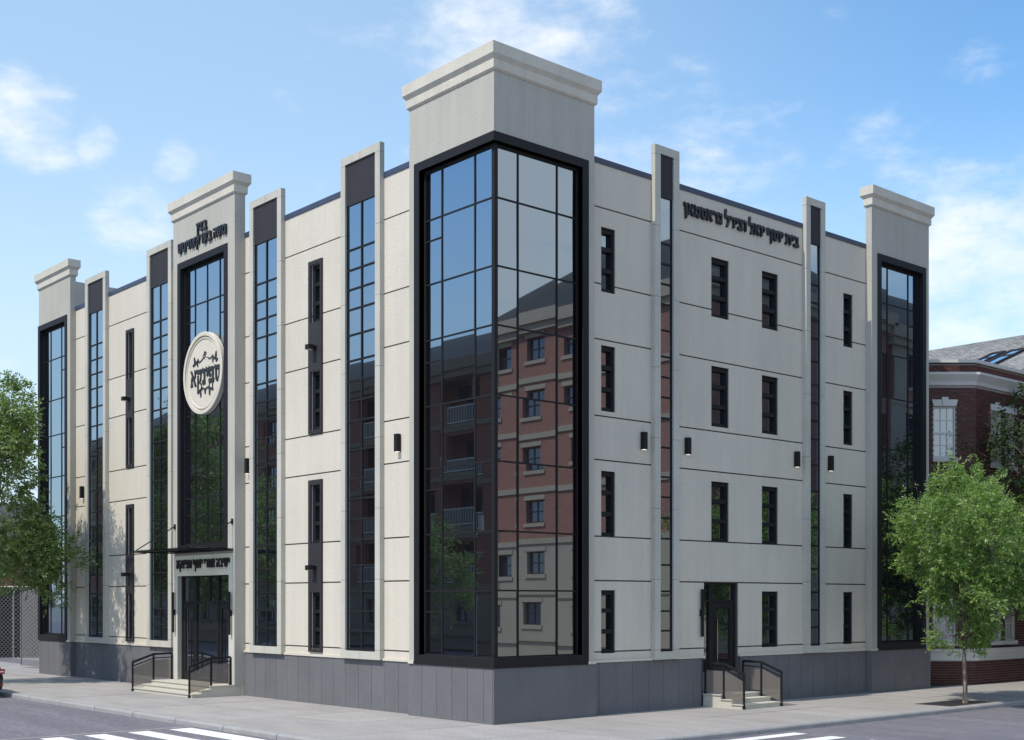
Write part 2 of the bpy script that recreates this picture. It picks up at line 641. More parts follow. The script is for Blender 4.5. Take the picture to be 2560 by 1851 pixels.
# ------------------------------------------------------------------ ground, road, pavement
ROAD_Z = -0.13
g = MB().add([(-1500, -1500, -.30), (1500, -1500, -.30), (1500, 1500, -.30), (-1500, 1500, -.30)], [(0, 1, 2, 3)]).build('ground', M['ground'])
structure(g)
road = MB().add([(-160, -60, ROAD_Z), (120, -60, ROAD_Z), (120, 160, ROAD_Z), (-160, 160, ROAD_Z)], [(0, 1, 2, 3)]).build('road', M['asphalt'])
structure(road)
for y0, y1 in ((-8.37, -7.88), (-7.40, -6.92), (-6.41, -5.91), (-5.41, -4.86), (-9.36, -8.87), (-10.35, -9.86)):
    MB().add([(-5.05, y0, ROAD_Z + .005), (-1.6, y0, ROAD_Z + .005), (-1.6, y1, ROAD_Z + .005), (-5.05, y1, ROAD_Z + .005)], [(0, 1, 2, 3)]).build('crosswalk_stripe', M['paint'], road)
for x0, x1 in ((4.72, 5.08), (5.69, 6.09), (6.70, 7.12), (7.70, 8.12), (8.70, 9.12)):
    MB().add([(x0, 1.6, ROAD_Z + .005), (x1, 1.6, ROAD_Z + .005), (x1, 4.74, ROAD_Z + .005), (x0, 4.74, ROAD_Z + .005)], [(0, 1, 2, 3)]).build('crosswalk_stripe', M['paint'], road)
# thin worn edge line beside the left crossing
MB().add([(-5.42, -10.4, ROAD_Z + .004), (-5.30, -10.4, ROAD_Z + .004), (-5.30, -4.72, ROAD_Z + .004), (-5.42, -4.72, ROAD_Z + .004)], [(0, 1, 2, 3)]).build('edge_line', M['slab'], road)

KX, KY = 4.40, -4.66          # road faces of the two kerbs
CR = 3.65
cx_, cy_ = KX - CR, KY + CR     # centre of the rounded street corner


def slab_poly(x0, x1, y0, y1, n=8):
    """outline of a paving rectangle, trimmed to the rounded corner of the kerb"""
    c = [(x0, y0), (x1, y0), (x1, y1), (x0, y1)]
    if not (x1 > cx_ and y0 < cy_):
        return c
    out = []
    for i in range(4):
        a, b = c[i], c[(i + 1) % 4]
        for k in range(n):
            px, py = a[0] + (b[0] - a[0]) * k / n, a[1] + (b[1] - a[1]) * k / n
            dx, dy = px - cx_, py - cy_
            r = math.hypot(dx, dy)
            if dx > 0 and dy < 0 and r > CR - .225:
                px, py = cx_ + dx * (CR - .225) / r, cy_ + dy * (CR - .225) / r
            out.append((px, py))
    return out


def slab(mb, x0, x1, y0, y1, z0, z1):
    p = slab_poly(x0, x1, y0, y1)
    return mb.rings([[(a, b, z) for a, b in p] for z in (z0, z1)])


bed = MB()
slab(bed, -70, KX - .23, KY + .23, .6, -.25, -.025)
bed.box(WF, -.6, KX - .23, .6, 70, -.25, -.025)
bed.box(WF, -70, -27.3, .6, 40, -.25, -.028)
bed.box(WF, -40, -.6, 18.2, 40, -.25, -.031)
walk = structure(bed.build('sidewalk', M['joint']))
J = .010
xs = [KX - .22, 2.0, -.24]
while xs[-1] > -45:
    xs.append(xs[-1] - 2.35)
ys_l = [KY + .22, -2.27, .24]
for i in range(len(xs) - 1):
    for j in range(2):
        slab(MB(), xs[i + 1] + J, xs[i] - J, ys_l[j] + J, ys_l[j + 1] - J, -.06, rng.uniform(-.003, .002)).build('paving_slab', M['slab'], walk)
ys = [.24, 2.67]
while ys[-1] < 48:
    ys.append(ys[-1] + 2.42)
for k in range(len(ys) - 1):
    for a, b in ((-.25, 2.0), (2.0, KX - .22)):
        if a > 1 and 12.3 < (ys[k] + ys[k + 1]) / 2 < 15.6:      # slab left out round the tree pit
            MB().box(WF, a + J, 3.02, ys[k] + J, ys[k + 1] - J, -.06, 0).build('paving_slab', M['slab'], walk)
            continue
        MB().box(WF, a + J, b - J, ys[k] + J, ys[k + 1] - J, -.06, rng.uniform(-.003, .002)).build('paving_slab', M['slab'], walk)
MB().box(WF, -60, -27.4, .25, 14, -.06, -.004).build('driveway_apron', M['slab'], walk)
MB().box(WF, -60, -31.5, 2.2, 3.9, -.06, .001).build('driveway_strip', M['asphalt'], walk)
pit = structure(MB().box(WF, 3.03, KX - .23, 12.42, 15.3, -.06, -.012).build('tree_pit', M['soil']))


def kerb_profile(t):
    return [(0.22, -.3), (0.22, 0.002), (0.05, 0.002), (0.018, -.012), (0.0, -.045), (0.0, -.3)]


kerb = structure(MB().box(WF, -70, 0.4, KY + .03, KY + .2, -.3, -.05).build('kerb', M['joint']))
x = 0.75
while x > -48:
    x1 = x - 2.34
    MB().rings([[(xx, KY + a, z) for a, z in kerb_profile(0)] for xx in (x - .012, x1 + .012)]).build('kerb_stone', M['kerb'], kerb)
    x = x1
y = -1.0
while y < 50:
    y1 = y + 2.45
    MB().rings([[(KX - a, yy, z) for a, z in kerb_profile(0)] for yy in (y + .012, y1 - .012)]).build('kerb_stone', M['kerb'], kerb)
    y = y1
for k in range(4):
    rr = []
    for s in range(7):
        a = -math.pi / 2 + (k + s / 6) * math.pi / 8
        rr.append([(cx_ + math.cos(a) * (CR - p), cy_ + math.sin(a) * (CR - p), z) for p, z in kerb_profile(0)])
    MB().rings(rr).build('kerb_stone', M['kerb'], kerb)


# ------------------------------------------------------------------ the school building
WALL = -.215          # outward depth of the main wall plane (towers stand at 0)
BASE = -.19
STRIP = -.075         # front of the tall stone strips
school = thing('school_building', 'four storey cream stucco corner building with black framed glass towers and charcoal base', 'building', (-6, 6, 0))

GROOVES = [1.30, 1.547, 3.297, 4.384, 6.262, 7.342, 9.221, 10.585, 12.463, 13.53]
GAP = .018
L_SEG = [(-4.551, -3.197), (-9.348, -6.333), (-11.61, -11.125), (-16.142, -15.56), (-21.211, -17.927), (-24.142, -22.982)]
R_SEG = [(3.188, 5.437), (6.365, 11.834), (12.76, 15.03)]
ROWS_W = [(10.405, 12.0), (7.47, 9.09), (4.39, 6.0), (1.505, 3.063)]
R_WIN = [(3.638, 4.131, z) for z in ROWS_W] + [(7.80, 8.536, z) for z in ROWS_W[:3]] + [(9.966, 10.70, z) for z in ROWS_W] + [(13.863, 14.349, z) for z in ROWS_W]
DOOR_R = (7.494, 8.935, .345, 3.285)
NARROW = [(-8.075, -7.40), (-19.752, -19.17)]
L_HOLES, R_HOLES = [], [(a, b, z[0], z[1]) for a, b, z in R_WIN] + [DOOR_R]
for a, b in NARROW:
    for z in ROWS_W:
        L_HOLES.append((a + .115, b - .09, z[0] - .015, z[1] - .03))

# concrete body behind the facing
core = MB()
core.holed(LF, -27.0, -.30, .02, 13.5, WALL - .36, WALL - .032, L_HOLES + [(-15.3, -11.9, 0, 13.3)])
core.holed(RF, .55, 18.0, .02, 13.5, WALL - .36, WALL - .032, R_HOLES)
core.box(WF, -27.0, -.3, 17.7, 18.1, .02, 13.5)
core.box(WF, -27.0, -26.7, .6, 17.7, .02, 13.5)
core.box(WF, -26.9, -.6, .6, 17.7, 12.9, 13.1)
core.build('wall_core', M['backing'], school)
dark = MB()
dark.box(WF, -26.6, -.62, .60, .66, .05, 12.8)
dark.box(WF, -.68, -.62, .66, 17.6, .05, 12.8)
dark.build('interior_lining', M['panel_dark'], school)

for mp, segs, holes in ((LF, L_SEG, L_HOLES), (RF, R_SEG, R_HOLES)):
    for a, b in segs:
        for k in range(len(GROOVES) - 1):
            z0, z1 = GROOVES[k] + (GAP if k else 0), GROOVES[k + 1] - (GAP if k < 8 else 0)
            hs = [h for h in holes if h[1] > a and h[0] < b and h[3] > z0 and h[2] < z1]
            MB().holed(mp, a + .002, b - .002, z0, z1, WALL - .03, WALL, hs).build('wall_panel', M['stucco'], school)
        # sill course and coping over each stretch of wall
        if mp is RF and a < 8 < b:
            for p, q in ((a, DOOR_R[0] - .01), (DOOR_R[1] + .01, b)):
                MB().box(mp, p + .003, q - .003, WALL - .02, WALL + .055, 1.285, 1.345).build('sill', M['stucco'], school)
        else:
            MB().box(mp, a + .003, b - .003, WALL - .02, WALL + .055, 1.285, 1.345).build('sill', M['stucco'], school)
        MB().box(mp, a + .003, b - .003, WALL - .45, WALL + .025, 13.53, 13.665).build('coping', M['navy'], school)
MB().box(WF, -24.35, -24.16, .22, 1.82, 13.3, 14.61).build('roof_upstand', M['stucco_grey'], school)


def base_run(mp, a, b, d, step, first=None, z1=1.283):
    """upright granite panels with open joints"""
    cuts, u = [], (first if first is not None else a + step)
    cuts.append(a)
    while u < b - .05:
        if u > a + .05:
            cuts.append(u)
        u += step
    cuts.append(b)
    for p, q in zip(cuts[:-1], cuts[1:]):
        MB().box(mp, p + .005, q - .005, d - .035, d + rng.uniform(-.001, .001), 0, z1).build('granite_panel', M['granite'], school)


def shifted(start, step, a):
    k = math.ceil((a - start) / step + .05)
    return start + k * step


for a, b in ((-11.60, -3.235), (-24.142, -15.57)):
    base_run(LF, a, b, BASE, .5905, shifted(-.359, .5905, a))
base_run(LF, -3.235, -.036, .002, .583, shifted(-.359, .583, -3.235))
base_run(LF, -27.17, -24.15, .002, .59, shifted(-.3, .59, -27.17))
MB().box(RF, 0.0, 3.255, -.03, .002, 0, 1.268).build('granite_panel', M['granite'], school)
MB().box(LF, -24.150, -24.115, -.19, .0, 0, 1.283).build('granite_panel', M['granite'], school)
MB().box(LF, -3.235, -3.2, -.19, -.034, 0, 1.283).build('granite_panel', M['granite'], school)
for a, b in ((3.26, 7.36), (9.0, 15.03)):
    base_run(RF, a, b, BASE, .585, shifted(3.55, .585, a))
MB().box(RF, 3.222, 3.255, -.19, -.031, 0, 1.283).build('granite_panel', M['granite'], school)
MB().box(RF, 15.032, 15.07, -.19, -.034, 0, 1.283).build('granite_panel', M['granite'], school)
base_run(RF, 15.032, 18.35, .002, .92, 16.35)
MB().box(WF, -26.9, -.25, .30, 17.9, .0, .9).build('foundation', M['granite'], school)
MB().box(WF, -3.19, -.04, .04, 3.2, .0, 1.1).build('foundation', M['granite'], school)
MB().box(WF, -27.15, -24.2, .04, .29, .0, 1.1).build('foundation', M['granite'], school)
MB().box(WF, -.24, -.04, 15.09, 18.3, .0, 1.1).build('foundation', M['granite'], school)

# tall stone strips, each with a dark head panel and a ladder of panes
BARS = [11.966, 11.443, 10.930, 10.408, 9.741, 9.067, 8.539, 8.021, 7.487, 6.735, 5.978, 5.460, 4.925, 4.397, 3.720, 3.044, 2.536, 2.031]
PANEL_Z = 13.13


def strip(mp, u0, u1, o0, o1, two):
    st = MB()
    jz = [1.293, 1.548, 3.346, 5.152, 6.954, 8.760, 10.565, 12.375, 14.19, 14.43]
    for k in range(len(jz) - 1):                      # stone blocks with fine joints
        a, b = jz[k] + .004, jz[k + 1] - .004
        if k in (0, len(jz) - 2):
            m = (u0 + u1) / 2
            top = 1.50 if k == 0 else 14.43
            for p, q in ((u0, m - .004), (m + .004, u1)):
                if k == 0:
                    st.holed(mp, p, q, a, b, WALL - .001, STRIP, [(o0, o1, 1.50, 3)])
                else:
                    st.holed(mp, p, q, a, b, WALL - .001, STRIP, [(o0, o1, 13, 14.22)])
        else:
            st.box(mp, u0, o0, WALL - .001, STRIP, a, b)
            st.box(mp, o1, u1, WALL - .001, STRIP, a, b)
    s = st.build('stone_strip', M['strip_stone'], school)
    MB().box(mp, u0 + .004, o0 - .006, WALL, STRIP - .012, 1.3, 14.42).box(mp, o1 + .006, u1 - .004, WALL, STRIP - .012, 1.3, 14.42).build('joint_backing', M['backing'], s)
    fd = STRIP - .055                                  # front of window frame and panel
    MB().box(mp, o0 + .001, o1 - .001, WALL - .1, fd + .012, PANEL_Z, 14.219).build('head_panel', M['panel_dark'], s)
    fr = MB()
    w = .04
    cols = [(o0 + w, (o0 + o1) / 2 - .027), ((o0 + o1) / 2 + .027, o1 - w)] if two else [(o0 + w, o1 - w)]
    fr.box(mp, o0 + .001, o0 + w, WALL - .08, fd, 1.502, PANEL_Z - .001)
    fr.box(mp, o1 - w, o1 - .001, WALL - .08, fd, 1.502, PANEL_Z - .001)
    zs = [1.535] + BARS[::-1] + [PANEL_Z + .03]
    for a, b in cols:
        for z in zs[:-1]:
            fr.box(mp, a, b, WALL - .08, fd, z - .024, z + .024)
    if two:
        fr.box(mp, cols[0][1], cols[1][0], WALL - .08, fd + .002, 1.502, PANEL_Z - .001)
    fr.build('window_frame', M['black'], s)
    for a, b in cols:
        for k in range(len(zs) - 1):
            pane(mp, a - .002, b + .002, zs[k] + .022, zs[k + 1] - .022, fd - .022, s, M['glass'])
    return s


for u0, u1, o0, o1 in ((-6.333, -4.551, -6.129, -4.767), (-11.125, -9.348, -10.917, -9.568), (-17.927, -16.142, -17.705, -16.36), (-22.982, -21.211, -22.747, -21.427)):
    strip(LF, u0, u1, o0, o1, True)
for u0, u1, o0, o1 in ((5.437, 6.365, 5.648, 6.15), (11.834, 12.76, 12.04, 12.56)):
    strip(RF, u0, u1, o0, o1, False)


# windows of the shaded facade: three stacked panes set deep in the wall
for a, b, (z0, z1) in R_WIN:
    fd = WALL - .066
    f = MB()
    w = .07
    bars = [z0 + .05, z0 + (z1 - z0) * .345, z0 + (z1 - z0) * .675, z1 - .06]
    f.box(RF, a + .001, a + w, fd - .14, fd, z0 + .001, z1 - .001)
    f.box(RF, b - w, b - .001, fd - .14, fd, z0 + .001, z1 - .001)
    for k, z in enumerate(bars):
        h = (.049, .055, .055, .059)[k]
        f.box(RF, a + w, b - w, fd - .14, fd - .004, z - h, z + h)
    win = f.build('window', M['black'], school)
    for k in range(3):
        pane(RF, a + w, b - w, bars[k] + .054, bars[k + 1] - .054, fd - .10, win, M['glass'])

# the two slim black window strips of the long facade, two blocks each
for ni, (a, b) in enumerate(NARROW):
    for z0, z1, opens in ((7.36, 12.08, (ROWS_W[0], ROWS_W[1])), (1.402, 6.098, (ROWS_W[2], ROWS_W[3]))):
        ins = [(a + .115, b - .085, o[0] - .015, o[1] - .03) for o in opens]
        m = MB().holed(LF, a, b, z0, z1, WALL + .001, WALL + .05, ins)
        stp = m.build('window_strip', M['panel_dark'], school)
        for (p, q, r, s_) in ins:
            fd = WALL - .05
            f = MB()
            f.box(LF, p + .001, p + .10, fd - .1, fd, r + .001, s_ - .001)
            f.box(LF, q - .03, q - .001, fd - .1, fd, r + .001, s_ - .001)
            hs = [r + .05, r + (s_ - r) * .34, r + (s_ - r) * .665, s_ - .05]
            for k, z in enumerate(hs):
                f.box(LF, p + .10, q - .03, fd - .1, fd - .003, z - .05, z + .05)
            f.build('strip_frame', M['black'], stp)
            for k in range(3):
                pane(LF, p + .10, q - .03, hs[k] + .049, hs[k + 1] - .049, fd - .075, stp, M['glass'])


def cornice(mp, u0, u1, d0, d1, parent, wrap=True):
    """moulded cap: lower band, raking soffit, deep upper band"""
    prof = [(14.78, .0), (14.785, .02), (14.825, .056), (15.02, .056), (15.12, .13), (15.38, .13), (15.382, .10)]
    r = []
    for z, p in prof:
        r.append([mp(a, b, z) for a, b in ((u0 - p, d1 + p), (u1 + p, d1 + p), (u1 + p, d0 - p), (u0 - p, d0 - p))])
    return MB().rings(r).build('cornice', M['cornice'], parent)


# glazed corner tower -----------------------------------------------------------
tw = MB()
tw.box(WF, -3.197, 0, 0, 3.188, 13.197, 14.78)
tw.box(LF, -3.197, -2.776, -.42, 0, 1.27, 13.197)
tw.box(RF, 2.776, 3.188, -.42, 0, 1.27, 13.197)
tower = tw.build('corner_tower', M['stucco_grey'], school)
cornice(WF, -3.197, 0, 0, 3.188, tower)
MB().box(LF, -3.2, -2.985, 0.001, .045, 1.272, 1.34).box(RF, 2.965, 3.2, .001, .045, 1.272, 1.34).build('sill', M['cornice'], tower)
fr = MB()
P = .03
for mp, s in ((LF, -1), (RF, 1)):
    def U(a, b, d0, d1, z0, z1, mp=mp, s=s):
        fr.box(mp, min(s * a, s * b), max(s * a, s * b), d0, d1, z0, z1)
    e = -P if s < 0 else -P + .002
    U(-P if s < 0 else .2, 2.975, -.2, P, 13.197, 13.402)
    U(-P if s < 0 else .2, 2.975, -.2, P, 1.268, 1.50)
    U(2.776, 2.975, -.2, P, 1.50, 13.197)
fr.build('tower_frame', M['black'], tower)
G = -.15
TZ = [1.53, 3.035, 4.398, 5.988, 7.497, 9.085, 10.43, 11.985, 13.15]
TM = [.195, .845, 2.08, 2.72]
mu = MB()
for s, mp in ((-1, LF), (1, RF)):
    def V(a, b, z0, z1, d1, mp=mp, s=s):
        mu.box(mp, min(s * a, s * b), max(s * a, s * b), G - .05, d1, z0, z1)
    for t in TM[1:3]:
        V(t - .023, t + .023, 1.50, 13.197, G + .018)
    V(2.72, 2.776, 1.50, 13.197, G + .02)
    for k, z in enumerate(TZ[1:-1]):
        for a, b in ((.21, TM[1] - .023), (TM[1] + .023, TM[2] - .023), (TM[2] + .023, 2.72)):
            V(a, b, z - .020, z + .020, G + .014)
    V(.21, 2.72, 1.50, 1.53, G + .03)
    V(.21, 2.72, 13.12, 13.197, G + .03)
    if s < 0:
        for z in (11.48, 8.56, 5.472, 2.535):
            V(TM[2] + .03, 2.72, z - .020, z + .020, G + .013)
mu.box(WF, -.21, -.108, .108, .21, 1.5, 13.197)
mu.build('mullion_grid', M['black'], tower)
for s, mp in ((-1, LF), (1, RF)):
    for c, (a, b) in enumerate(((.205, TM[1] - .02), (TM[1] + .02, TM[2] - .02), (TM[2] + .02, 2.722))):
        zz = TZ[:]
        if s < 0 and c == 2:
            zz = sorted(zz + [11.48, 8.56, 5.472, 2.535])
        for k in range(len(zz) - 1):
            pane(mp, min(s * a, s * b), max(s * a, s * b), zz[k] + .018 * (k > 0), zz[k + 1] - .018 * (k < len(zz) - 2), G, tower, M['glass'])


def flat_tower(mp, name, u0, u1, front, z0, f0, f1, fz0, cols, extra, material, side_extra, zrows):
    """flat end tower or entrance bay: wall with a tall framed window"""
    hole = (f0 + .2, f1 - .2, fz0 + .23, 13.197)
    w = MB().holed(mp, u0, u1, z0, 14.78, WALL + .001, front, [hole] + extra)
    t = w.build(name, material, school)
    cornice(mp, u0, u1, WALL, front, t)
    f = MB()
    f.holed(mp, f0, f1, fz0, 13.402, front + .001, front + .03, [hole])
    f.holed(mp, hole[0] - .02, hole[1] + .02, hole[2] - .02, hole[3] + .02, front - .20, front + .001, [(hole[0] + .001, hole[1] - .001, hole[2] + .001, hole[3] - .001)])
    f.build('tower_frame', M['black'], t)
    gl = front - .15
    m = MB()
    edges = [hole[0] + .045] + cols + [hole[1] - .045]
    zs = [hole[2] + .03] + [z for z in zrows if hole[2] < z < 13.1] + [13.14]
    m.box(mp, hole[0] + .002, hole[0] + .045, gl - .04, gl + .04, hole[2] + .002, 13.195)
    m.box(mp, hole[1] - .045, hole[1] - .002, gl - .04, gl + .04, hole[2] + .002, 13.195)
    for c in cols:
        m.box(mp, c - .023, c + .023, gl - .04, gl + .018, hole[2] + .002, 13.195)
    for i in range(len(edges) - 1):
        a = edges[i] + (.03 if i else 0)
        b = edges[i + 1] - (.03 if i < len(edges) - 2 else 0)
        zz = sorted(zs + [z for z in side_extra.get(i, []) if hole[2] < z])
        for k, z in enumerate(zz):
            h = .020 if 0 < k < len(zz) - 1 else (.03 if k == 0 else .055)
            m.box(mp, a - .008, b + .008, gl - .04, gl + .014, z - h, min(z + h, 13.195))
        for k in range(len(zz) - 1):
            pane(mp, a - .010, b + .010, zz[k] + .018, zz[k + 1] - .018, gl, t, M['glass'])
    m.build('mullion_grid', M['black'], t)
    return t


ROWS_T = [3.04, 4.40, 5.99, 7.50, 9.09, 10.436, 11.985]
EXTRA = [11.475, 8.562, 5.47, 2.54]
tA = flat_tower(LF, 'end_tower', -27.197, -24.142, 0.0, 1.283, -27.235, -24.42, 1.283, [-26.36, -25.315], [], M['stucco_grey'], {2: EXTRA}, ROWS_T)
MB().box(LF, -24.40, -24.10, 0.001, .045, 1.285, 1.345).build('sill', M['cornice'], tA)
tB = flat_tower(RF, 'end_tower', 15.03, 18.25, 0.0, 1.283, 15.325, 18.05, 1.283, [16.095, 17.265], [], M['stucco_grey'], {0: EXTRA, 2: EXTRA}, ROWS_T)
MB().box(RF, 15.0, 15.31, 0.001, .045, 1.285, 1.345).box(RF, 18.07, 18.28, .001, .045, 1.285, 1.345).build('sill', M['cornice'], tB)
tC = flat_tower(LF, 'entrance_bay', -15.56, -11.61, .13, .32, -15.23, -12.03, 4.30, [-14.355, -13.57, -12.77], [(-15.253, -11.957, .3, 3.575)], M['stucco_grey'], {0: EXTRA, 3: EXTRA}, ROWS_T)
# thin facing around the entrance with upright joints
sur = MB()
for a, b in ((-15.545, -14.47), (-14.46, -12.79), (-12.78, -11.625)):
    sur.holed(LF, a, b, .33, 4.22, .131, .142, [(-15.253, -11.957, .3, 3.575)])
sur.build('portal_facing', M['surround'], tC)
# entrance doors: glazed leaves either side of a wide fixed light, transom lights over
dz0, dz1, gl = .325, 3.575, -.02
dr = MB()
for a, b in ((-15.253, -15.17), (-14.385, -14.25), (-12.94, -12.82), (-12.05, -11.957)):
    dr.box(LF, a, b, gl - .08, gl + .02, dz0, dz1)
for a, b in ((-15.17, -14.385), (-14.25, -12.94), (-12.82, -12.05)):
    dr.box(LF, a, b, gl - .08, gl + .018, 2.73, 2.79)
    dr.box(LF, a, b, gl - .08, gl + .016, 3.53, dz1)
dr.box(LF, -14.25, -12.94, gl - .08, gl + .016, dz0, .42)
for u in (-13.42,):
    dr.box(LF, u - .02, u + .02, gl - .08, gl + .012, 2.79, 3.53)
doorset = dr.build('entrance_doors', M['black'], school)
for a, b in ((-15.17, -14.385), (-12.82, -12.05)):
    lf = MB().holed(LF, a + .012, b - .012, dz0 + .01, 2.72, gl - .05, gl + .008, [(a + .16, b - .10, .62, 2.58)])
    lf.build('door_leaf', M['black'], doorset)
    pane(LF, a + .15, b - .09, .61, 2.59, gl - .02, doorset, M['glass_dark'])
    hx = b - .06 if a < -14 else a + .12
    MB().bar((hx, -(gl + .09), .75), (hx, -(gl + .09), 2.25), .03, .03).bar((hx, -gl, .95), (hx, -(gl + .09), .95), .02, .02).bar((hx, -gl, 2.05), (hx, -(gl + .09), 2.05), .02, .02).build('door_handle', M['black'], doorset)
pane(LF, -14.255, -12.935, .415, 2.735, gl - .02, doorset, M['glass_dark'])
for a, b in ((-15.17, -14.385), (-14.25, -13.44), (-13.40, -12.94), (-12.82, -12.05)):
    pane(LF, a - .002, b + .002, 2.785, 3.535, gl - .03, doorset, M['glass_dark'], 'transom_pane')

# side door in the shaded facade
fd = WALL - .10
d = MB()
a, b, z0, z1 = DOOR_R
b2 = b + .06
d.box(RF, a - .04, b2, fd - .12, fd - .10, z0, z1)
for p, q in ((a, a + .03), (7.82, 7.99), (8.86, b)):
    d.box(RF, p, q, fd - .10, fd, z0, z1 - .002)
for p, q in ((a + .03, 7.82), (7.99, 8.86)):
    d.box(RF, p, q, fd - .10, fd - .003, 2.77, 2.83)
d.box(RF, a + .03, 8.86, fd - .10, fd - .002, 3.22, z1 - .002)
dset = d.build('side_door', M['black'], school)
MB().holed(RF, 8.0, 8.85, z0 + .01, 2.76, fd - .06, fd - .01, [(8.14, 8.70, 1.17, 2.60)]).build('door_leaf', M['black'], dset)
pane(RF, 8.13, 8.71, 1.16, 2.61, fd - .04, dset, M['glass'])
pane(RF, a + .025, 7.825, z0 + .9, 2.775, fd - .05, dset, M['glass'])
MB().box(RF, a + .025, 7.825, fd - .09, fd - .03, z0, z0 + .9).build('kick_panel', M['black'], dset)
pane(RF, a + .025, 7.85, 2.825, 3.225, fd - .055, dset, M['glass_dark'], 'transom_pane')
pane(RF, 7.85, 8.865, 2.825, 3.225, fd - .055, dset, M['glass_dark'], 'transom_pane')
MB().bar((fd + .06, 8.085, 1.1), (fd + .06, 8.085, 2.3), .03, .03).bar((fd - .01, 8.085, 1.3), (fd + .06, 8.085, 1.3), .02, .02).bar((fd - .01, 8.085, 2.1), (fd + .06, 8.085, 2.1), .02, .02).build('door_handle', M['chrome'], dset)

# ------------------------------------------------------------------ canopy over the main entrance
can = thing('entrance_canopy', 'thin black steel and glass canopy hung on two rods over the main entrance', 'canopy', (-13.58, -.13, 4.3))
cf = MB()
x0, x1, y0, y1 = -15.46, -11.70, -1.50, -.146
for p, q in (((x0, y0), (x1, y0)), ((x0, y1 - .03), (x1, y1 - .03)), ((x0 + .03, y0), (x0 + .03, y1)), ((x1 - .03, y0), (x1 - .03, y1)), ((-14.2, y0), (-14.2, y1)), ((-12.95, y0), (-12.95, y1))):
    cf.bar((p[0], p[1], 4.305), (q[0], q[1], 4.305), .05, .045)
cf.build('canopy_frame', M['black'], can)
MB().box(WF, x0 - .04, x1 + .04, y0 - .06, y1, 4.338, 4.352).build('canopy_glass', M['canopy_glass'], can)
for xx in (-15.46 + .03, -11.74):
    MB().tube([(xx, -.147, 5.15), (xx, -1.42, 4.37)], .018, 6).build('support_rod', M['black'], can)
    MB().box(WF, xx - .05, xx + .05, -.16, -.143, 5.06, 5.22).build('wall_plate', M['black'], can)


# ------------------------------------------------------------------ steps and railings
st = thing('entrance_steps', 'wide low flight of pale stone steps at the main entrance', 'steps', (-13.6, -.7, 0))
MB().box(WF, -15.60, -11.69, -.86, .1, 0, .30).build('landing', M['step'], st)
MB().box(WF, -15.63, -11.66, -.89, .1, .30, .324).build('landing_top', M['step'], st)
MB().box(WF, -15.60, -11.69, -1.16, -.861, 0, .195).build('step', M['step'], st)
MB().box(WF, -15.63, -11.66, -1.19, -.862, .195, .217).build('tread', M['step'], st)
MB().box(WF, -15.60, -11.69, -1.46, -1.161, 0, .087).build('step', M['step'], st)
MB().box(WF, -15.63, -11.66, -1.49, -1.162, .087, .108).build('tread', M['step'], st)
MB().box(WF, -15.60, -11.62, .101, .34, 0, .318).build('threshold', M['step'], st)

s2 = thing('side_steps', 'small flight of pale stone steps at the black side door', 'steps', (.4, 8.25, 0))
MB().box(WF, -.17, .42, 7.42, 9.05, 0, .32).build('landing', M['step'], s2)
MB().box(WF, -.17, .45, 7.39, 9.08, .32, .345).build('landing_top', M['step'], s2)
MB().box(WF, .421, .78, 7.42, 9.05, 0, .21).build('step', M['step'], s2)
MB().box(WF, .422, .81, 7.39, 9.08, .21, .235).build('tread', M['step'], s2)
MB().box(WF, .781, 1.14, 7.42, 9.05, 0, .10).build('step', M['step'], s2)
MB().box(WF, .782, 1.17, 7.39, 9.08, .10, .122).build('tread', M['step'], s2)
MB().box(WF, -.42, -.171, 7.50, 8.93, 0, .344).build('threshold', M['step'], s2)


def railing(label, back, mid, front, tops, feet, group):
    r = thing('stair_railing', label, 'railing', (mid[0], mid[1], 0), group)
    pts = (back, mid, front)
    for (x, y), zf, zt in zip(pts, feet, tops):
        MB().box(WF, x - .022, x + .022, y - .022, y + .022, zf, zt).build('post', M['black'], r)
        MB().box(WF, x - .03, x + .03, y - .03, y + .03, zf, zf + .07).build('post_shoe', M['black'], r)
    MB().bar((*back, tops[0]), (*mid, tops[1]), .055, .06).bar((*mid, tops[1]), (*front, tops[2]), .055, .06).build('handrail', M['black'], r)
    MB().bar((*back, tops[0] - .125), (*mid, tops[1] - .125), .03, .03).bar((*mid, tops[1] - .125), (*front, tops[2] - .125), .03, .03).build('mid_rail', M['black'], r)
    for p, q, zp, zq, bp, bq in ((back, mid, tops[0], tops[1], feet[0] + .05, feet[0] + .05), (mid, front, tops[1], tops[2], feet[1] + .06, feet[2] + .14)):
        P1, Q1 = Vector((*p, 0)), Vector((*q, 0))
        t = (Q1 - P1).normalized()
        n = Vector((-t.y, t.x, 0)) * .005
        a, b = P1 + t * .035, Q1 - t * .035
        v = []
        for s in (-1, 1):
            v += [tuple(a + n * s + Vector((0, 0, bp))), tuple(b + n * s + Vector((0, 0, bq))), tuple(b + n * s + Vector((0, 0, zq - .185))), tuple(a + n * s + Vector((0, 0, zp - .185)))]
        MB().add(v, [(0, 1, 2, 3), (4, 5, 6, 7), (0, 1, 5, 4), (1, 2, 6, 5), (2, 3, 7, 6), (3, 0, 4, 7)]).build('glass_panel', M['rail_glass'], r)


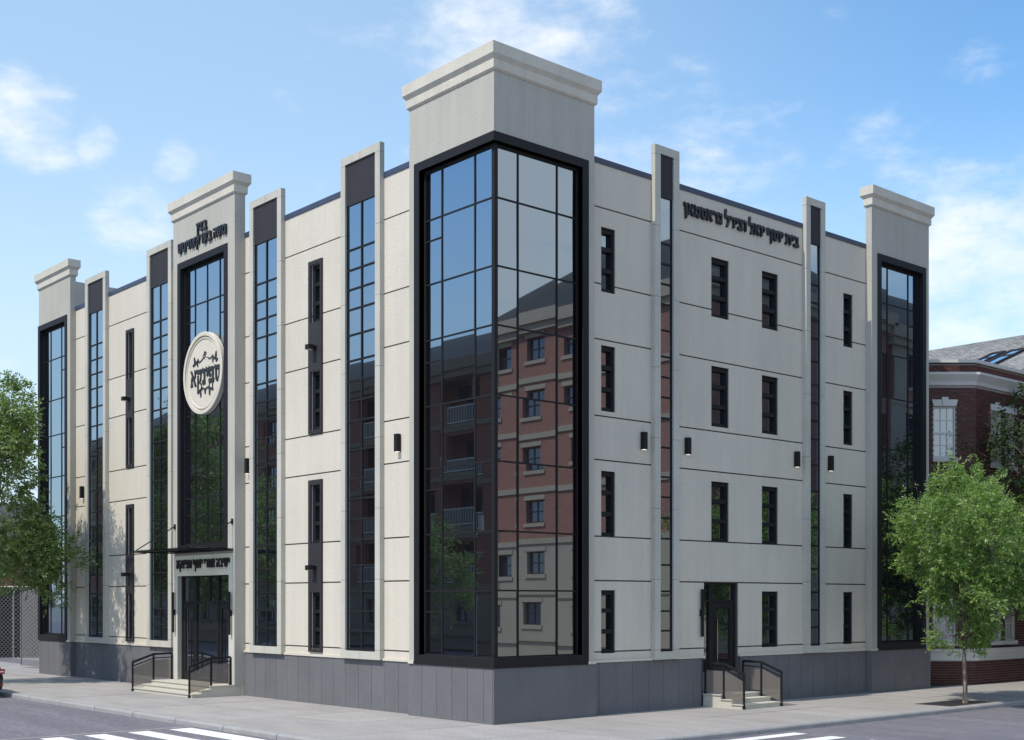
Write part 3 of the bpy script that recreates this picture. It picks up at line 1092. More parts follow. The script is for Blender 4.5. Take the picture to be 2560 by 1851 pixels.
RG = 'black stair railings with smoked glass'
railing('black railing with smoked glass on the left side of the main entrance steps', (-15.56, -.18), (-15.56, -.80), (-15.56, -1.49), (1.145, 1.13, .897), (.324, .217, 0), RG)
railing('black railing with smoked glass on the right side of the main entrance steps', (-11.79, -.18), (-11.79, -.80), (-11.79, -1.49), (1.145, 1.13, .897), (.324, .217, 0), RG)
railing('black glass railing on the near left side of the side door steps', (-.12, 7.45), (.50, 7.45), (1.16, 7.45), (1.16, 1.15, .91), (.345, .235, 0), RG)
railing('black glass railing on the far right side of the side door steps', (-.12, 9.02), (.50, 9.02), (1.16, 9.02), (1.16, 1.15, .91), (.345, .235, 0), RG)


# ------------------------------------------------------------------ wall lamps
def box_lamp(mp, u, z0, d, label):
    p = mp(u, d, z0)
    r = thing('wall_lamp', label, 'wall lamp', p, 'black box lamps on the facades')
    MB().box(mp, u - .066, u + .066, d + .018, d + .135, z0 + .012, z0 + .452).build('lamp_housing', M['black'], r)
    MB().box(mp, u - .045, u + .045, d - .002, d + .018, z0 + .08, z0 + .38).build('back_plate', M['black'], r)
    MB().box(mp, u - .05, u + .05, d + .035, d + .118, z0, z0 + .0125).build('lamp_lens', M['lens'], r)


box_lamp(LF, -3.89, 6.51, WALL, 'black wall lamp on the sunlit panel just left of the glass corner tower')
box_lamp(LF, -11.36, 6.53, WALL, 'black wall lamp half hidden behind the right edge of the entrance bay')
box_lamp(LF, -23.43, 6.53, WALL, 'black wall lamp near the far left end tower, in dappled tree shade')
box_lamp(RF, 5.10, 6.615, WALL, 'black wall lamp on the shaded facade nearest the glass corner tower')
box_lamp(RF, 6.775, 6.615, WALL, 'black wall lamp on the shaded facade just right of the first stone strip')
box_lamp(RF, 11.49, 6.615, WALL, 'black wall lamp on the shaded facade just left of the second stone strip')
box_lamp(RF, 13.13, 6.615, WALL, 'black wall lamp on the shaded facade between second stone strip and last small windows')


def bracket_lamp(u, z, label):
    d = WALL + .05
    r = thing('bracket_lamp', label, 'wall lamp', LF(u, d, z), 'box lamps on the slim black window strips')
    MB().box(LF, u - .095, u + .095, d + .09, d + .25, z - .065, z + .065).build('lamp_head', M['black'], r)
    MB().box(LF, u - .095, u + .095, d + .001, d + .09, z - .05, z + .05).build('lamp_arm', M['black'], r)
    MB().box(LF, u - .07, u + .07, d + .10, d + .23, z - .07, z - .064).build('lamp_lens', M['white'], r)


bracket_lamp(-7.735, 9.69, 'small black box lamp midway up the upper slim window strip right of the entrance')
bracket_lamp(-7.735, 3.70, 'small black box lamp midway up the lower slim window strip right of the entrance')
bracket_lamp(-19.46, 9.69, 'small black box lamp midway up the upper slim window strip left of the entrance')
bracket_lamp(-19.46, 3.70, 'small black box lamp midway up the lower slim window strip left of the entrance')


def bar_lamp(mp, u, z0, z1, d, label):
    r = thing('bar_lamp', label, 'wall lamp', mp(u, d, (z0 + z1) / 2), 'tall slim bar lamps beside the doors')
    MB().box(mp, u - .035, u + .035, d + .05, d + .10, z0, z1).build('lamp_bar', M['black'], r)
    MB().box(mp, u - .035, u + .035, d, d + .05, (z0 + z1) / 2 - .09, (z0 + z1) / 2 + .09).build('wall_bracket', M['black'], r)


bar_lamp(LF, -15.41, 1.80, 3.07, .142, 'tall slim black bar lamp on the left of the main entrance doors')
bar_lamp(LF, -11.78, 1.80, 3.07, .142, 'tall slim black bar lamp on the right of the main entrance doors')
bar_lamp(RF, 7.35, 1.85, 3.11, WALL, 'tall slim black bar lamp on the left of the side door')


# ------------------------------------------------------------------ raised lettering
# each letter: advance width and a few brush-like strokes (unit: height of a plain letter)
def _top(w, serif=True):
    return [(0, .88), (.03, 1.07), (.11, .985), (w - .1, 1.0), (w, .93), (w - .03, .76), (.1, .74)]


GLYPH = {
    'א': (.80, [[(0, 1.05), (.17, 1.02), (.80, .02), (.62, -.02)], [(.55, 1.06), (.77, .98), (.70, .62), (.52, .40), (.46, .50), (.58, .68)], [(.10, .56), (.24, .68), (.22, .26), (.30, .02), (-.01, -.01), (.08, .22)]]),
    'ב': (.76, [_top(.66), [(.46, .97), (.65, .95), (.63, .18), (.45, .18)], [(-.01, .25), (.70, .24), (.80, .20), (.74, -.01), (.02, -.01)]]),
    'ג': (.52, [[(0, .88), (.03, 1.07), (.11, .985), (.42, .98), (.47, .85), (.45, 0), (.28, -.02), (.27, .75), (.08, .73)], [(-.01, .25), (.30, .38), (.30, .17), (.10, -.02), (0, -.01)]]),
    'ה': (.74, [_top(.72), [(.52, .97), (.71, .95), (.69, .03), (.53, -.03)], [(.06, .60), (.22, .62), (.19, .02), (.02, -.02)]]),
    'ו': (.36, [[(0, .86), (.04, 1.07), (.12, .98), (.33, .98), (.35, .80), (.31, .03), (.19, -.03), (.17, .74), (.05, .73)]]),
    'ט': (.78, [[(0, .92), (.05, 1.08), (.20, .98), (.22, .10), (.04, .06)], [(.04, .22), (.72, .22), (.64, -.02), (.12, -.02)], [(.40, .88), (.58, 1.0), (.74, .92), (.76, .12), (.58, .10), (.57, .74), (.38, .70)]]),
    'י': (.32, [[(0, .86), (.04, 1.07), (.12, .98), (.30, .97), (.32, .78), (.22, .46), (.10, .46), (.15, .74), (.04, .74)]]),
    'ל': (.64, [[(.02, 1.42), (.09, 1.60), (.20, 1.42), (.14, 1.24), (.13, .98), (.02, .98)], [(.0, 1.0), (.60, 1.0), (.64, .88), (.58, .76), (.04, .74)], [(.42, .90), (.62, .86), (.55, .45), (.36, -.08), (.22, -.02), (.40, .45)]]),
    'מ': (.82, [[(.02, 1.06), (.17, 1.0), (.35, .76), (.18, .02), (0, -.02), (.17, .68)], [(.24, .84), (.44, 1.0), (.70, .97), (.80, .82), (.76, .74), (.30, .72)], [(.61, .90), (.80, .86), (.78, .05), (.61, .05)], [(.32, .23), (.76, .23), (.75, -.02), (.36, -.02)]]),
    'נ': (.46, [[(0, .88), (.04, 1.07), (.12, .98), (.37, .97), (.40, .82), (.38, .18), (.22, .18), (.22, .74), (.06, .73)], [(-.02, .25), (.38, .24), (.42, .16), (.38, -.01), (.02, -.01)]]),
    'ן': (.36, [[(0, .86), (.04, 1.07), (.12, .98), (.33, .98), (.35, .80), (.30, -.36), (.20, -.44), (.16, .74), (.05, .73)]]),
    'ס': (.78, [[(0, .88), (.04, 1.07), (.12, .985), (.66, 1.0), (.76, .90), (.70, .75), (.08, .74)], [(.10, .80), (.25, .80), (.33, .16), (.24, .02), (.14, .14)], [(.55, .86), (.76, .90), (.73, .35), (.58, .02), (.46, .06), (.57, .36)], [(.18, .22), (.62, .22), (.58, -.02), (.26, -.02)]]),
    'ע': (.76, [[(0, .94), (.05, 1.07), (.22, .98), (.36, .18), (.22, .12)], [(.52, .94), (.57, 1.07), (.74, .98), (.62, .26), (.22, -.12), (0, -.04), (.44, .34)]]),
    'פ': (.76, [_top(.68), [(.48, .97), (.67, .95), (.66, .18), (.48, .18)], [(-.01, .25), (.70, .24), (.76, .18), (.70, -.01), (.04, -.01)], [(.0, .88), (.17, .86), (.16, .54), (.32, .56), (.30, .38), (.03, .40)]]),
    'ף': (.74, [_top(.70), [(.50, .97), (.69, .95), (.64, -.34), (.52, -.44)], [(.0, .88), (.17, .86), (.16, .54), (.32, .56), (.30, .38), (.03, .40)]]),
    'צ': (.78, [[(.02, 1.06), (.20, 1.0), (.70, .20), (.52, .14)], [(.52, 1.06), (.74, .98), (.68, .64), (.50, .44), (.42, .52), (.56, .70)], [(-.01, .25), (.68, .25), (.72, .12), (.64, -.01), (.03, -.01)]]),
    'ק': (.76, [_top(.73), [(.54, .97), (.72, .95), (.64, .42), (.46, .06), (.38, .14), (.54, .50)], [(.12, .62), (.27, .62), (.24, -.36), (.13, -.44)]]),
    'ר': (.68, [_top(.66), [(.47, .97), (.65, .95), (.62, .03), (.47, -.03)]]),
    'ש': (.88, [[(0, .92), (.05, 1.07), (.20, .98), (.24, .10), (.08, .06)], [(.06, .22), (.62, .22), (.54, -.02), (.14, -.02)], [(.64, .94), (.69, 1.07), (.86, .98), (.66, .10), (.48, .10)], [(.32, .94), (.37, 1.07), (.53, .98), (.34, .34), (.20, .38), (.36, .74)]]),
    'ת': (.82, [_top(.80), [(.59, .97), (.78, .95), (.76, .03), (.60, -.03)], [(.14, .80), (.29, .80), (.26, .22), (.20, -.01), (-.03, -.01), (.02, .2), (.14, .26)]]),
}


def lettering(mp, words, u0, u1, z, h, d, thick, parent, flip, name='letter', track=.06, space=.34, fat=0.0):
    """words are given in reading order, right to left; u0..u1 is the measured run on the wall.
    flip: True where the u axis runs to the viewer's left"""
    seq = []
    for w in words:
        seq += list(w) + [None]
    seq = seq[:-1]
    total = sum((GLYPH[c][0] + track) if c else space for c in seq) - track
    k = (u1 - u0) / total
    pos = total                      # viewer's right end
    for c in seq:
        if c is None:
            pos -= space
            continue
        w, strokes = GLYPH[c]
        pos -= w
        mb = MB()
        more = [[(x + fx, y + fy) for x, y in s] for s in strokes for fx, fy in ((fat, 0), (-fat, 0), (0, fat), (0, -fat))] if fat else []
        for i, s in enumerate(list(strokes) + more):
            pts = [((u0 + (pos + x) * k), z + y * h) for x, y in s]
            mb.prism(mp, pts, d, d + thick - .0012 * i)
        mb.build(name, M['letter'], parent)
        pos -= track


s1 = thing('lettering_sign', 'row of raised black Hebrew letters under the roofline of the shaded facade', 'sign', (WALL, 9.1, 13.0), 'raised lettering on the walls')
lettering(RF, ['בית', 'יוסף', 'יואל', 'וצירל', 'גראסמאן'], 6.66, 11.60, 12.92, .285, WALL - .002, .075, s1, False, 'letter', .05, .34, .018)
s2_ = thing('lettering_sign', 'two lines of raised black Hebrew letters above the tall entrance window', 'sign', (-13.6, -.13, 14.0), 'raised lettering on the walls')
lettering(LF, ['בנין'], -13.91, -13.26, 14.10, .27, .128, .075, s2_, False)
lettering(LF, ['משה', 'בערקאוויטש'], -15.13, -12.04, 13.70, .285, .128, .075, s2_, False)
s3 = thing('lettering_sign', 'line of raised black Hebrew letters over the entrance doors, under the canopy', 'sign', (-13.6, -.14, 3.9), 'raised lettering on the walls')
lettering(LF, ['ישיבה', 'אמרי', 'יוסף', 'ספינקא'], -15.27, -11.86, 3.81, .255, .140, .05, s3, False)

em = thing('emblem_disc', 'round cream disc with black emblem lettering over the tall entrance window', 'sign', (-13.6, -.05, 9.755))
prof = [(0.0, .102), (1.04, .102), (1.05, .125), (1.085, .125), (1.09, .085), (1.125, .085), (1.14, .150), (1.24, .150), (1.255, .138), (1.255, .0), (1.235, -.012), (0.0, -.012)]
r_ = []
for k in range(96):
    a = 2 * math.pi * k / 96
    r_.append([(-13.6 + math.cos(a) * r, -d, 9.755 + math.sin(a) * r) for r, d in prof[1:-1]])
m = MB()
n = len(prof) - 2
vv = [p for r in r_ for p in r]
ff = []
for k in range(96):
    k2 = (k + 1) % 96
    for i in range(n - 1):
        ff.append((k * n + i, k2 * n + i, k2 * n + i + 1, k * n + i + 1))
m.add(vv, ff)
m.f.append(tuple(k * n for k in range(96)))
m.f.append(tuple(k * n + n - 1 for k in range(95, -1, -1)))
m.build('disc', M['stucco'], em)
lettering(LF, ['ספינקא'], -14.41, -12.515, 9.42, .47, .100, .032, em, False, 'letter', .05, .34, .022)


def leaf_shape(p, q, w):
    p, q = Vector(p), Vector(q)
    t = (q - p)
    n = Vector((-t.y, t.x)).normalized() * w
    return [tuple(p), tuple(p + t * .35 + n), tuple(p + t * .8 + n * .6), tuple(q), tuple(p + t * .8 - n * .6), tuple(p + t * .35 - n)]


def stroke(p, q, w):
    p, q = Vector(p), Vector(q)
    n = Vector((-(q - p).y, (q - p).x)).normalized() * w / 2
    return [tuple(p + n), tuple(q + n), tuple(q - n), tuple(p - n)]


def emblem_part(name, shapes):
    mb = MB()
    for i, s in enumerate(shapes):
        mb.prism(LF, [(-13.6 + x, 9.755 + y) for x, y in s], .100, .128 - .0012 * i)
    mb.build(name, M['letter'], em)


emblem_part('sprig', [stroke((-.66, .30), (-.30, .435), .065), leaf_shape((-.52, .34), (-.575, .57), .05), leaf_shape((-.30, .36), (-.335, .49), .035), leaf_shape((-.385, .38), (-.34, .225), .035),
                      stroke((-.319, .434), (-.262, .36), .03), stroke((-.262, .36), (-.105, .405), .03), stroke((-.115, .40), (.02, .47), .03)])
emblem_part('sprig', [stroke((.56, .43), (.92, .30), .065), leaf_shape((.79, .35), (.83, .57), .05), leaf_shape((.615, .38), (.59, .49), .035), leaf_shape((.614, .39), (.614, .235), .035), leaf_shape((.84, .35), (.82, .225), .035),
                      stroke((.27, .455), (.414, .385), .03), stroke((.40, .385), (.552, .43), .03)])
rose = []
for k in range(4):
    a = math.pi / 4 * 2 * k + math.pi / 2
    c = (.127 + math.cos(a) * .085, .52 + math.sin(a) * .075)
    for j in range(8):
        b0, b1 = 2 * math.pi * j / 8, 2 * math.pi * (j + 1) / 8
        rose.append([(c[0] + math.cos(b0) * .075, c[1] + math.sin(b0) * .06), (c[0] + math.cos(b1) * .075, c[1] + math.sin(b1) * .06), (c[0] + math.cos(b1) * .045, c[1] + math.sin(b1) * .034), (c[0] + math.cos(b0) * .045, c[1] + math.sin(b0) * .034)])
rose.append([(.127 + math.cos(2 * math.pi * j / 8) * .028, .52 + math.sin(2 * math.pi * j / 8) * .024) for j in range(8)])
emblem_part('rosette', rose)
emblem_part('sprig', [stroke((-.37, -.565), (-.04, -.445), .065), leaf_shape((-.165, -.52), (-.146, -.73), .045), stroke((-.126, -.293), (-.097, -.47), .03)])
emblem_part('sprig', [stroke((.29, -.46), (.64, -.562), .065), leaf_shape((.414, -.52), (.414, -.725), .045), stroke((.402, -.341), (.366, -.48), .03), stroke((.662, -.215), (.574, -.52), .035)])
emblem_part('pendant', [leaf_shape((.127, -.47), (.127, -.65), .045), stroke((-.03, -.44), (.127, -.505), .035), stroke((.29, -.46), (.127, -.505), .035)])


# ------------------------------------------------------------------ red brick house on the right
def wall_bricks(parent, o, t, nrm, length, z0, z1, holes, pw, ph, limit, depth=.03, skip=0, bh=None):
    """running-bond bricks proud of the mortar; the first `limit` seen are objects, the rest one mass"""
    o, t, nrm = Vector(o), Vector(t), Vector(nrm)
    bw, bh = pw - .013, ph - .013
    cells = []
    row = 0
    z = z0
    while z + bh <= z1 + .002:
        x = -(pw / 2) * (row % 2)
        while x < length:
            a, b = max(x, 0.0), min(x + bw, length)
            if b - a > .03:
                segs = [(a, b)]
                for h0, h1, hz0, hz1 in holes:
                    if z + bh > hz0 and z < hz1:
                        ns = []
                        for p, q in segs:
                            if q <= h0 or p >= h1:
                                ns.append((p, q))
                            else:
                                if h0 - p > .03:
                                    ns.append((p, h0))
                                if q - h1 > .03:
                                    ns.append((h1, q))
                        segs = ns
                cells += [(p, q, z) for p, q in segs]
            x += pw
        z += ph
        row += 1
    mass = MB()
    shared = {}
    count = 0
    order = sorted(range(len(cells)), key=lambda i: cells[i][2] * .15 + cells[i][0] if skip == 0 else -cells[i][2])
    for i in order:
        p, q, zz = cells[i]
        dd = depth + rng.uniform(-.004, .004)
        if count < limit:
            count += 1
            key = round(q - p, 2)
            if key not in shared:
                mb = MB()
                l = q - p
                v = [tuple(t * a + nrm * d + Vector((0, 0, c))) for d in (0, depth) for a, c in ((0, 0), (l, 0), (l, bh), (0, bh))]
                mb.add(v, [(4, 5, 6, 7), (0, 1, 5, 4), (1, 2, 6, 5), (2, 3, 7, 6), (3, 0, 4, 7)])
                shared[key] = mb.mesh('brick', M['brick'], fix=False)
            b = bpy.data.objects.new('brick', shared[key])
            COL.objects.link(b)
            b.parent = parent
            b.location = o + t * p + Vector((0, 0, zz))
            if parent.type == 'EMPTY':
                b.matrix_parent_inverse = Matrix.Translation(-parent.location)
        else:
            v = [tuple(o + t * a + nrm * d + Vector((0, 0, c))) for d in (0, dd) for a, c in ((p, zz), (q, zz), (q, zz + bh), (p, zz + bh))]
            mass.add(v, [(4, 5, 6, 7), (0, 1, 5, 4), (1, 2, 6, 5), (2, 3, 7, 6), (3, 0, 4, 7)])
    if mass.v:
        ob = mass.build('brick_courses', M['brick_mass'], parent, fix=False)
        ob['kind'] = 'stuff'


CH_T = Vector((.658, .753, 0))            # splayed corner of the house, faces the crossing
CH_N = Vector((.753, -.658, 0))
KN = Vector((.07, 21.0, 0))
LEN1 = 1.95
O1 = KN - CH_T * LEN1
hb = thing('brick_house', 'red brick house with white cornice and grey shingled roof at the right edge', 'house', (-4, 26, 0))


def plan(off, x_back=-16.0, y_back=40.0):
    """outline of the house grown outwards by off, from the alley side round the splay to the street side"""
    n1, n2, n3 = Vector((0, -1, 0)), CH_N, Vector((1, 0, 0))

    def meet(p, n, q, m_):
        d = n.x * m_.y - n.y * m_.x
        a, b = n.dot(p) + off, m_.dot(q) + off
        return ((a * m_.y - b * n.y) / d, (n.x * b - m_.x * a) / d)
    A = (x_back, O1.y - off)
    return [A, meet(O1, n1, O1, n2), meet(KN, n2, KN, n3), (KN.x + off, y_back), (x_back, y_back)]


def ring(off, z):
    return [(x, y, z) for x, y in plan(off)]


W1 = [(.55, 1.30, 7.58, 9.29), (.55, 1.30, 1.44, 4.90)]
W2 = [(1.0, 1.75, 7.45, 9.25), (1.95, 2.7, 7.45, 9.25), (1.0, 1.75, 1.44, 4.9), (1.95, 2.7, 1.44, 4.9), (4.6, 5.35, 7.45, 9.25), (4.6, 5.35, 1.44, 4.9)]


def fmap(o, t, n):
    o, t, n = Vector(o), Vector(t), Vector(n)
    return lambda a, d, z: tuple(o + t * a + n * d + Vector((0, 0, z)))


F1, F2 = fmap(O1, CH_T, CH_N), fmap(KN, Vector((0, 1, 0)), Vector((1, 0, 0)))
wl = MB()
wl.holed(F1, 0, LEN1, 0, 10.7, -.3, -.002, W1)
wl.holed(F2, .0, 19, 0, 10.7, -.3, -.002, W2)
wl.box(WF, -16, O1.x - .02, O1.y + .0, O1.y + .3, 0, 10.7)
wall = wl.build('wall', M['mortar'], hb)
for z0, z1 in ((.01, .80), (1.20, 9.98), (10.42, 10.74)):
    wall_bricks(hb, O1, CH_T, CH_N, LEN1 + .03, z0, z1, W1, .268, .0855, 300 if z0 == 1.20 else 0, .03, 1)
    wall_bricks(hb, KN, Vector((0, 1, 0)), Vector((1, 0, 0)), 8.0, z0, z1, W2, .268, .0855, 0)
MB().rings([ring(.035, 9.98), ring(.06, 10.0), ring(.07, 10.06), ring(.09, 10.12), ring(.16, 10.22), ring(.22, 10.31), ring(.235, 10.315), ring(.24, 10.40), ring(.10, 10.42)]).build('cornice', M['trim'], hb)
MB().rings([ring(.06, 10.74), ring(.075, 10.745), ring(.075, 10.85), ring(.05, 10.855)]).build('parapet_cap', M['trim'], hb)
MB().rings([ring(.04, .80), ring(.10, .81), ring(.10, .86), ring(.07, .90), ring(.08, 1.05), ring(.13, 1.12), ring(.13, 1.19), ring(.03, 1.205)]).build('water_table', M['trim'], hb)
for mp, wins in ((F1, W1), (F2, W2)):
    for a, b, z0, z1 in wins:
        f = MB()
        f.holed(mp, a + .002, b - .002, z0 + .002, z1 - .002, -.12, -.03, [(a + .05, b - .05, z0 + .06, z1 - .05)])
        nz = 4 if z1 - z0 < 2.5 else 6
        mid = z0 + (z1 - z0) * .48
        f.box(mp, a + .05, b - .05, -.115, -.04, mid - .03, mid + .03)
        for k in (1, 2):
            u = a + .05 + (b - a - .1) * k / 3
            f.box(mp, u - .011, u + .011, -.1, -.06, z0 + .06, mid - .03)
            f.box(mp, u - .011, u + .011, -.1, -.06, mid + .03, z1 - .05)
        for lo, hi in ((z0 + .06, mid - .03), (mid + .03, z1 - .05)):
            m_ = nz // 2
            for k in range(1, m_):
                z = lo + (hi - lo) * k / m_
                f.box(mp, a + .05, b - .05, -.0995, -.0605, z - .011, z + .011)
        w = f.build('window', M['white'], hb)
        for lo, hi in ((z0 + .05, mid - .02), (mid + .02, z1 - .04)):
            pane(mp, a + .04, b - .04, lo, hi, -.085, w, M['win_pale'])
        MB().box(mp, a - .03, b + .05, -.03, .09, z0 - .14, z0 - .005).build('window_sill', M['trim'], hb)
    pairs = {}
    for a, b, z0, z1 in wins:
        pairs.setdefault(z1, []).append((a, b))
    for z1, ab in pairs.items():
        ab.sort()
        runs = []
        for a, b in ab:
            if runs and a - runs[-1][1] < .4:
                runs[-1][1] = b
                runs[-1][2].append((a + b) / 2)
            else:
                runs.append([a, b, [(a + b) / 2]])
        for a, b, ks in runs:
            l = MB().prism(mp, [(a + .0, z1 + .005), (b - .0, z1 + .005), (b + .06, z1 + .22), (a - .06, z1 + .22)], .0, .07)
            lin = l.build('window_lintel', M['trim'], hb)
            for c in ks:
                MB().prism(mp, [(c - .075, z1 + .0), (c + .075, z1 + .0), (c + .11, z1 + .30), (c - .11, z1 + .30)], .0, .095).build('keystone', M['trim'], lin)

# shingled roof rising behind the parapet, ridge along X
RY0, RZ0, RY1, RZ1, RX0, RX1 = 22.6, 10.2, 33.0, 14.02, -15.5, -.08
slope = Vector((0, RY1 - RY0, RZ1 - RZ0)).normalized()
rn = Vector((0, -slope.z, slope.y))
rl = math.hypot(RY1 - RY0, RZ1 - RZ0)
ro = Vector((RX0, RY0, RZ0))


def roof_pt(a, s, d):
    return tuple(ro + Vector((a, 0, 0)) + slope * s + rn * d)


rf = MB()
rf.rings([[(RX0, RY0, RZ0), (RX1, RY0, RZ0), (RX1, 43, RZ0), (RX0, 43, RZ0)], [(RX0, RY1 - .01, RZ1 - .01), (RX1, RY1 - .01, RZ1 - .01), (RX1, RY1 + .01, RZ1 - .01), (RX0, RY1 + .01, RZ1 - .01)]])
roof = rf.build('roof', M['roof_under'], hb)
sky_holes = [(11.85, 12.45, 4.4, 6.9), (12.65, 13.35, 4.1, 6.9)]
mass, nsh, shared = MB(), 0, None
row, s0 = 0, 0.0
cells = []
while s0 < rl - .1:
    a = -(.11 if row % 2 else 0) + 7.0
    while a < 15.2:
        w = .205 + rng.uniform(-.03, .015)
        if not any(h[0] - .1 < a + w and a < h[1] + .02 and h[2] - .1 < s0 + .14 and s0 < h[3] for h in sky_holes):
            cells.append((a, w, s0))
        a += .215
    s0 += .145
    row += 1
cells.sort(key=lambda c: -c[2] if c[0] > 8.5 else 99)
for a, w, s in cells:
    th = .022 + rng.uniform(0, .014)
    if nsh < 300 and a > 8.5:
        nsh += 1
        if shared is None:
            v = [tuple(Vector((x, 0, 0)) + slope * y + rn * d) for (x, y, d) in ((0, 0, .004), (.20, 0, .004), (.20, .16, 0), (0, .16, 0), (0, 0, .032), (.20, 0, .032), (.20, .16, .008), (0, .16, .008))]
            shared = MB().add(v, [(4, 5, 6, 7), (0, 1, 5, 4), (1, 2, 6, 5), (2, 3, 7, 6), (3, 0, 4, 7)]).mesh('shingle', M['shingle'], fix=False)
        o = link('shingle', shared, roof)
        o.location = Vector(roof_pt(a, s, 0))
        o.scale = (w / .205, 1, 1)
    else:
        v = [roof_pt(a, s, .004), roof_pt(a + w, s, .004), roof_pt(a + w, s + .16, 0), roof_pt(a, s + .16, 0), roof_pt(a, s, th), roof_pt(a + w, s, th), roof_pt(a + w, s + .16, .008), roof_pt(a, s + .16, .008)]
        mass.add(v, [(4, 5, 6, 7), (0, 1, 5, 4), (1, 2, 6, 5), (2, 3, 7, 6), (3, 0, 4, 7)])
o = mass.build('shingle_courses', M['shingle_mass'], roof, fix=False)
o['kind'] = 'stuff'
RFm = lambda a, d, s: roof_pt(a, s, d)
for h0, h1, g0, g1 in sky_holes:
    sk = MB().holed(RFm, h0, h1, g0, g1, .0, .10, [(h0 + .06, h1 - .06, g0 + .06, g1 - .06)]).box(RFm, h0 + .06, h1 - .06, .03, .085, g0 + (g1 - g0) * .62 - .03, g0 + (g1 - g0) * .62 + .03).build('skylight', M['panel_dark'], roof)
    MB().box(RFm, h0 + .05, h1 - .05, .05, .06, g0 + .05, g1 - .05).build('skylight_glass', M['sky_glass'], roof)
# low pale dome light on the flat part of the roof
dm = MB()
rr_ = []
for z, r in ((0, 1.0), (.12, .98), (.24, .86), (.33, .62), (.38, .3), (.39, .05)):
    rr_.append([(-2.6 + math.cos(2 * math.pi * k / 20) * r * 1.0, 22.0 + math.sin(2 * math.pi * k / 20) * r * .5, 10.85 + z) for k in range(20)])
dm.rings(rr_).build('roof_dome', M['trim'], hb, smooth=True)


# ------------------------------------------------------------------ fence, gate and brick block on the left
FT, FN = Vector((.658, .753, 0)), Vector((.753, -.658, 0))
FO = Vector((-41.35, 4.10, 0))
fence = thing('chain_link_fence', 'galvanised chain link fence at the back of the driveway on the left', 'fence', FO)
ZT = 3.55
for s in (-6.6, -3.3, 0.0, 3.3, 6.6):
    p = FO + FT * s
    MB().tube([(p.x, p.y, -.05), (p.x, p.y, ZT)], .05, 8).build('post', M['zinc'], fence)
    cl = MB()
    for z in (.5, 1.2, 1.9, 2.6):
        cl.bar(tuple(p - FT * .12 + FN * .05 + Vector((0, 0, z))), tuple(p + FT * .12 + FN * .05 + Vector((0, 0, z))), .02, .02)
    cl.build('tie_wires', M['zinc'], fence)
a, b = FO - FT * 6.6, FO + FT * 6.6
MB().tube([(a.x, a.y, ZT - .05), (b.x, b.y, ZT - .05)], .025, 6).build('top_rail', M['zinc'], fence)
wm = MB()
pitch, hgt = .20, ZT - .1
n = int(13.2 / pitch)
for i in range(-int(hgt / pitch) - 1, n + 1):
    for sgn in (1, -1):
        u0 = i * pitch if sgn > 0 else i * pitch + hgt
        # clip the slanting wire to the run of the fence
        zs0, zs1 = 0.0, hgt
        ua, ub = u0, u0 + sgn * hgt
        lo, hi = 0.0, 13.2
        def at(u):
            return (u - u0) / sgn
        za, zb = 0.0, hgt
        if sgn > 0:
            za, zb = max(za, at(lo)), min(zb, at(hi))
        else:
            za, zb = max(za, at(hi)), min(zb, at(lo))
        if zb - za < .05:
            continue
        p = a + FT * (u0 + sgn * za) + Vector((0, 0, za + .03)) + FN * (.012 * sgn)
        q = a + FT * (u0 + sgn * zb) + Vector((0, 0, zb + .03)) + FN * (.012 * sgn)
        wm.bar(p, q, .016, .016)
o = wm.build('wire_mesh', M['zinc'], fence, fix=False)
o['kind'] = 'stuff'

MB().box(fmap(a, FT, FN), 0, 13.2, -.06, -.045, .04, ZT - .12).build('dark_screen', M['screen'], fence)
gate = thing('mesh_gate', 'open gate of pale expanded metal mesh beside the far left end tower', 'gate', (-30.0, 1.6, 0))
ga, gb = Vector((-32.15, 1.12, 0)), Vector((-27.6, 2.05, 0))
gt = (gb - ga)
gl_ = gt.length
gt.normalize()
gf = MB()
for p, q in (((0, .08), (0, 3.6)), ((gl_, .08), (gl_, 3.6))):
    gf.bar(ga + gt * p[0] + Vector((0, 0, p[1])), ga + gt * q[0] + Vector((0, 0, q[1])), .05, .05)
for z in (.10, 3.6):
    gf.bar(ga + Vector((0, 0, z)), gb + Vector((0, 0, z)), .05, .05)
gf.build('gate_frame', M['zinc'], gate)
gm = MB()
cw, chh = .115, .075
gn = Vector((-gt.y, gt.x, 0))
i = 0
rows_ = int(3.45 / chh)
for r in range(rows_):
    z = .13 + r * chh
    nn = int(gl_ / cw)
    for c in range(nn):
        u = c * cw + (cw / 2 if r % 2 else 0)
        for du, s in ((cw / 2, 1), (-cw / 2, 1)):
            p = ga + gt * (u + cw / 2) + Vector((0, 0, z))
            q = ga + gt * (u + cw / 2 + du) + Vector((0, 0, z + chh))
            if 0 < (q - ga).dot(gt) < gl_:
                w = Vector((0, 0, .010)) + gn * .010
                gm.add([tuple(p - w), tuple(p + w), tuple(q + w), tuple(q - w)], [(0, 1, 2, 3)])
o = gm.build('expanded_mesh', M['mesh_alu'], gate, fix=False)
o['kind'] = 'stuff'

LB = Vector((-50.0, 5.6, 0)) + FT * -9
lb = thing('brick_workshop', 'low red brick building with grey roof behind the chain link fence', 'building', LB + FT * 9)
MB().box(fmap(LB, FT, FN), 0, 22, -9, -.002, 0, 6.35).build('wall', M['mortar'], lb)
wall_bricks(lb, LB, FT, FN, 16.0, .05, 6.3, [(0, 7.0, -1, 9)], .44, .29, 260, .03, 1)
MB().box(fmap(LB, FT, FN), -.1, 22.1, -9.1, .12, 6.35, 6.62).build('roof_edge', M['trim'], lb)
MB().rings([[tuple(LB + FT * u + FN * d + Vector((0, 0, z))) for u, d in ((-.1, .05), (22.1, .05), (22.1, -9), (-.1, -9))] for z in (6.62, 8.15)]).build('roof', M['grey_roof'], lb)


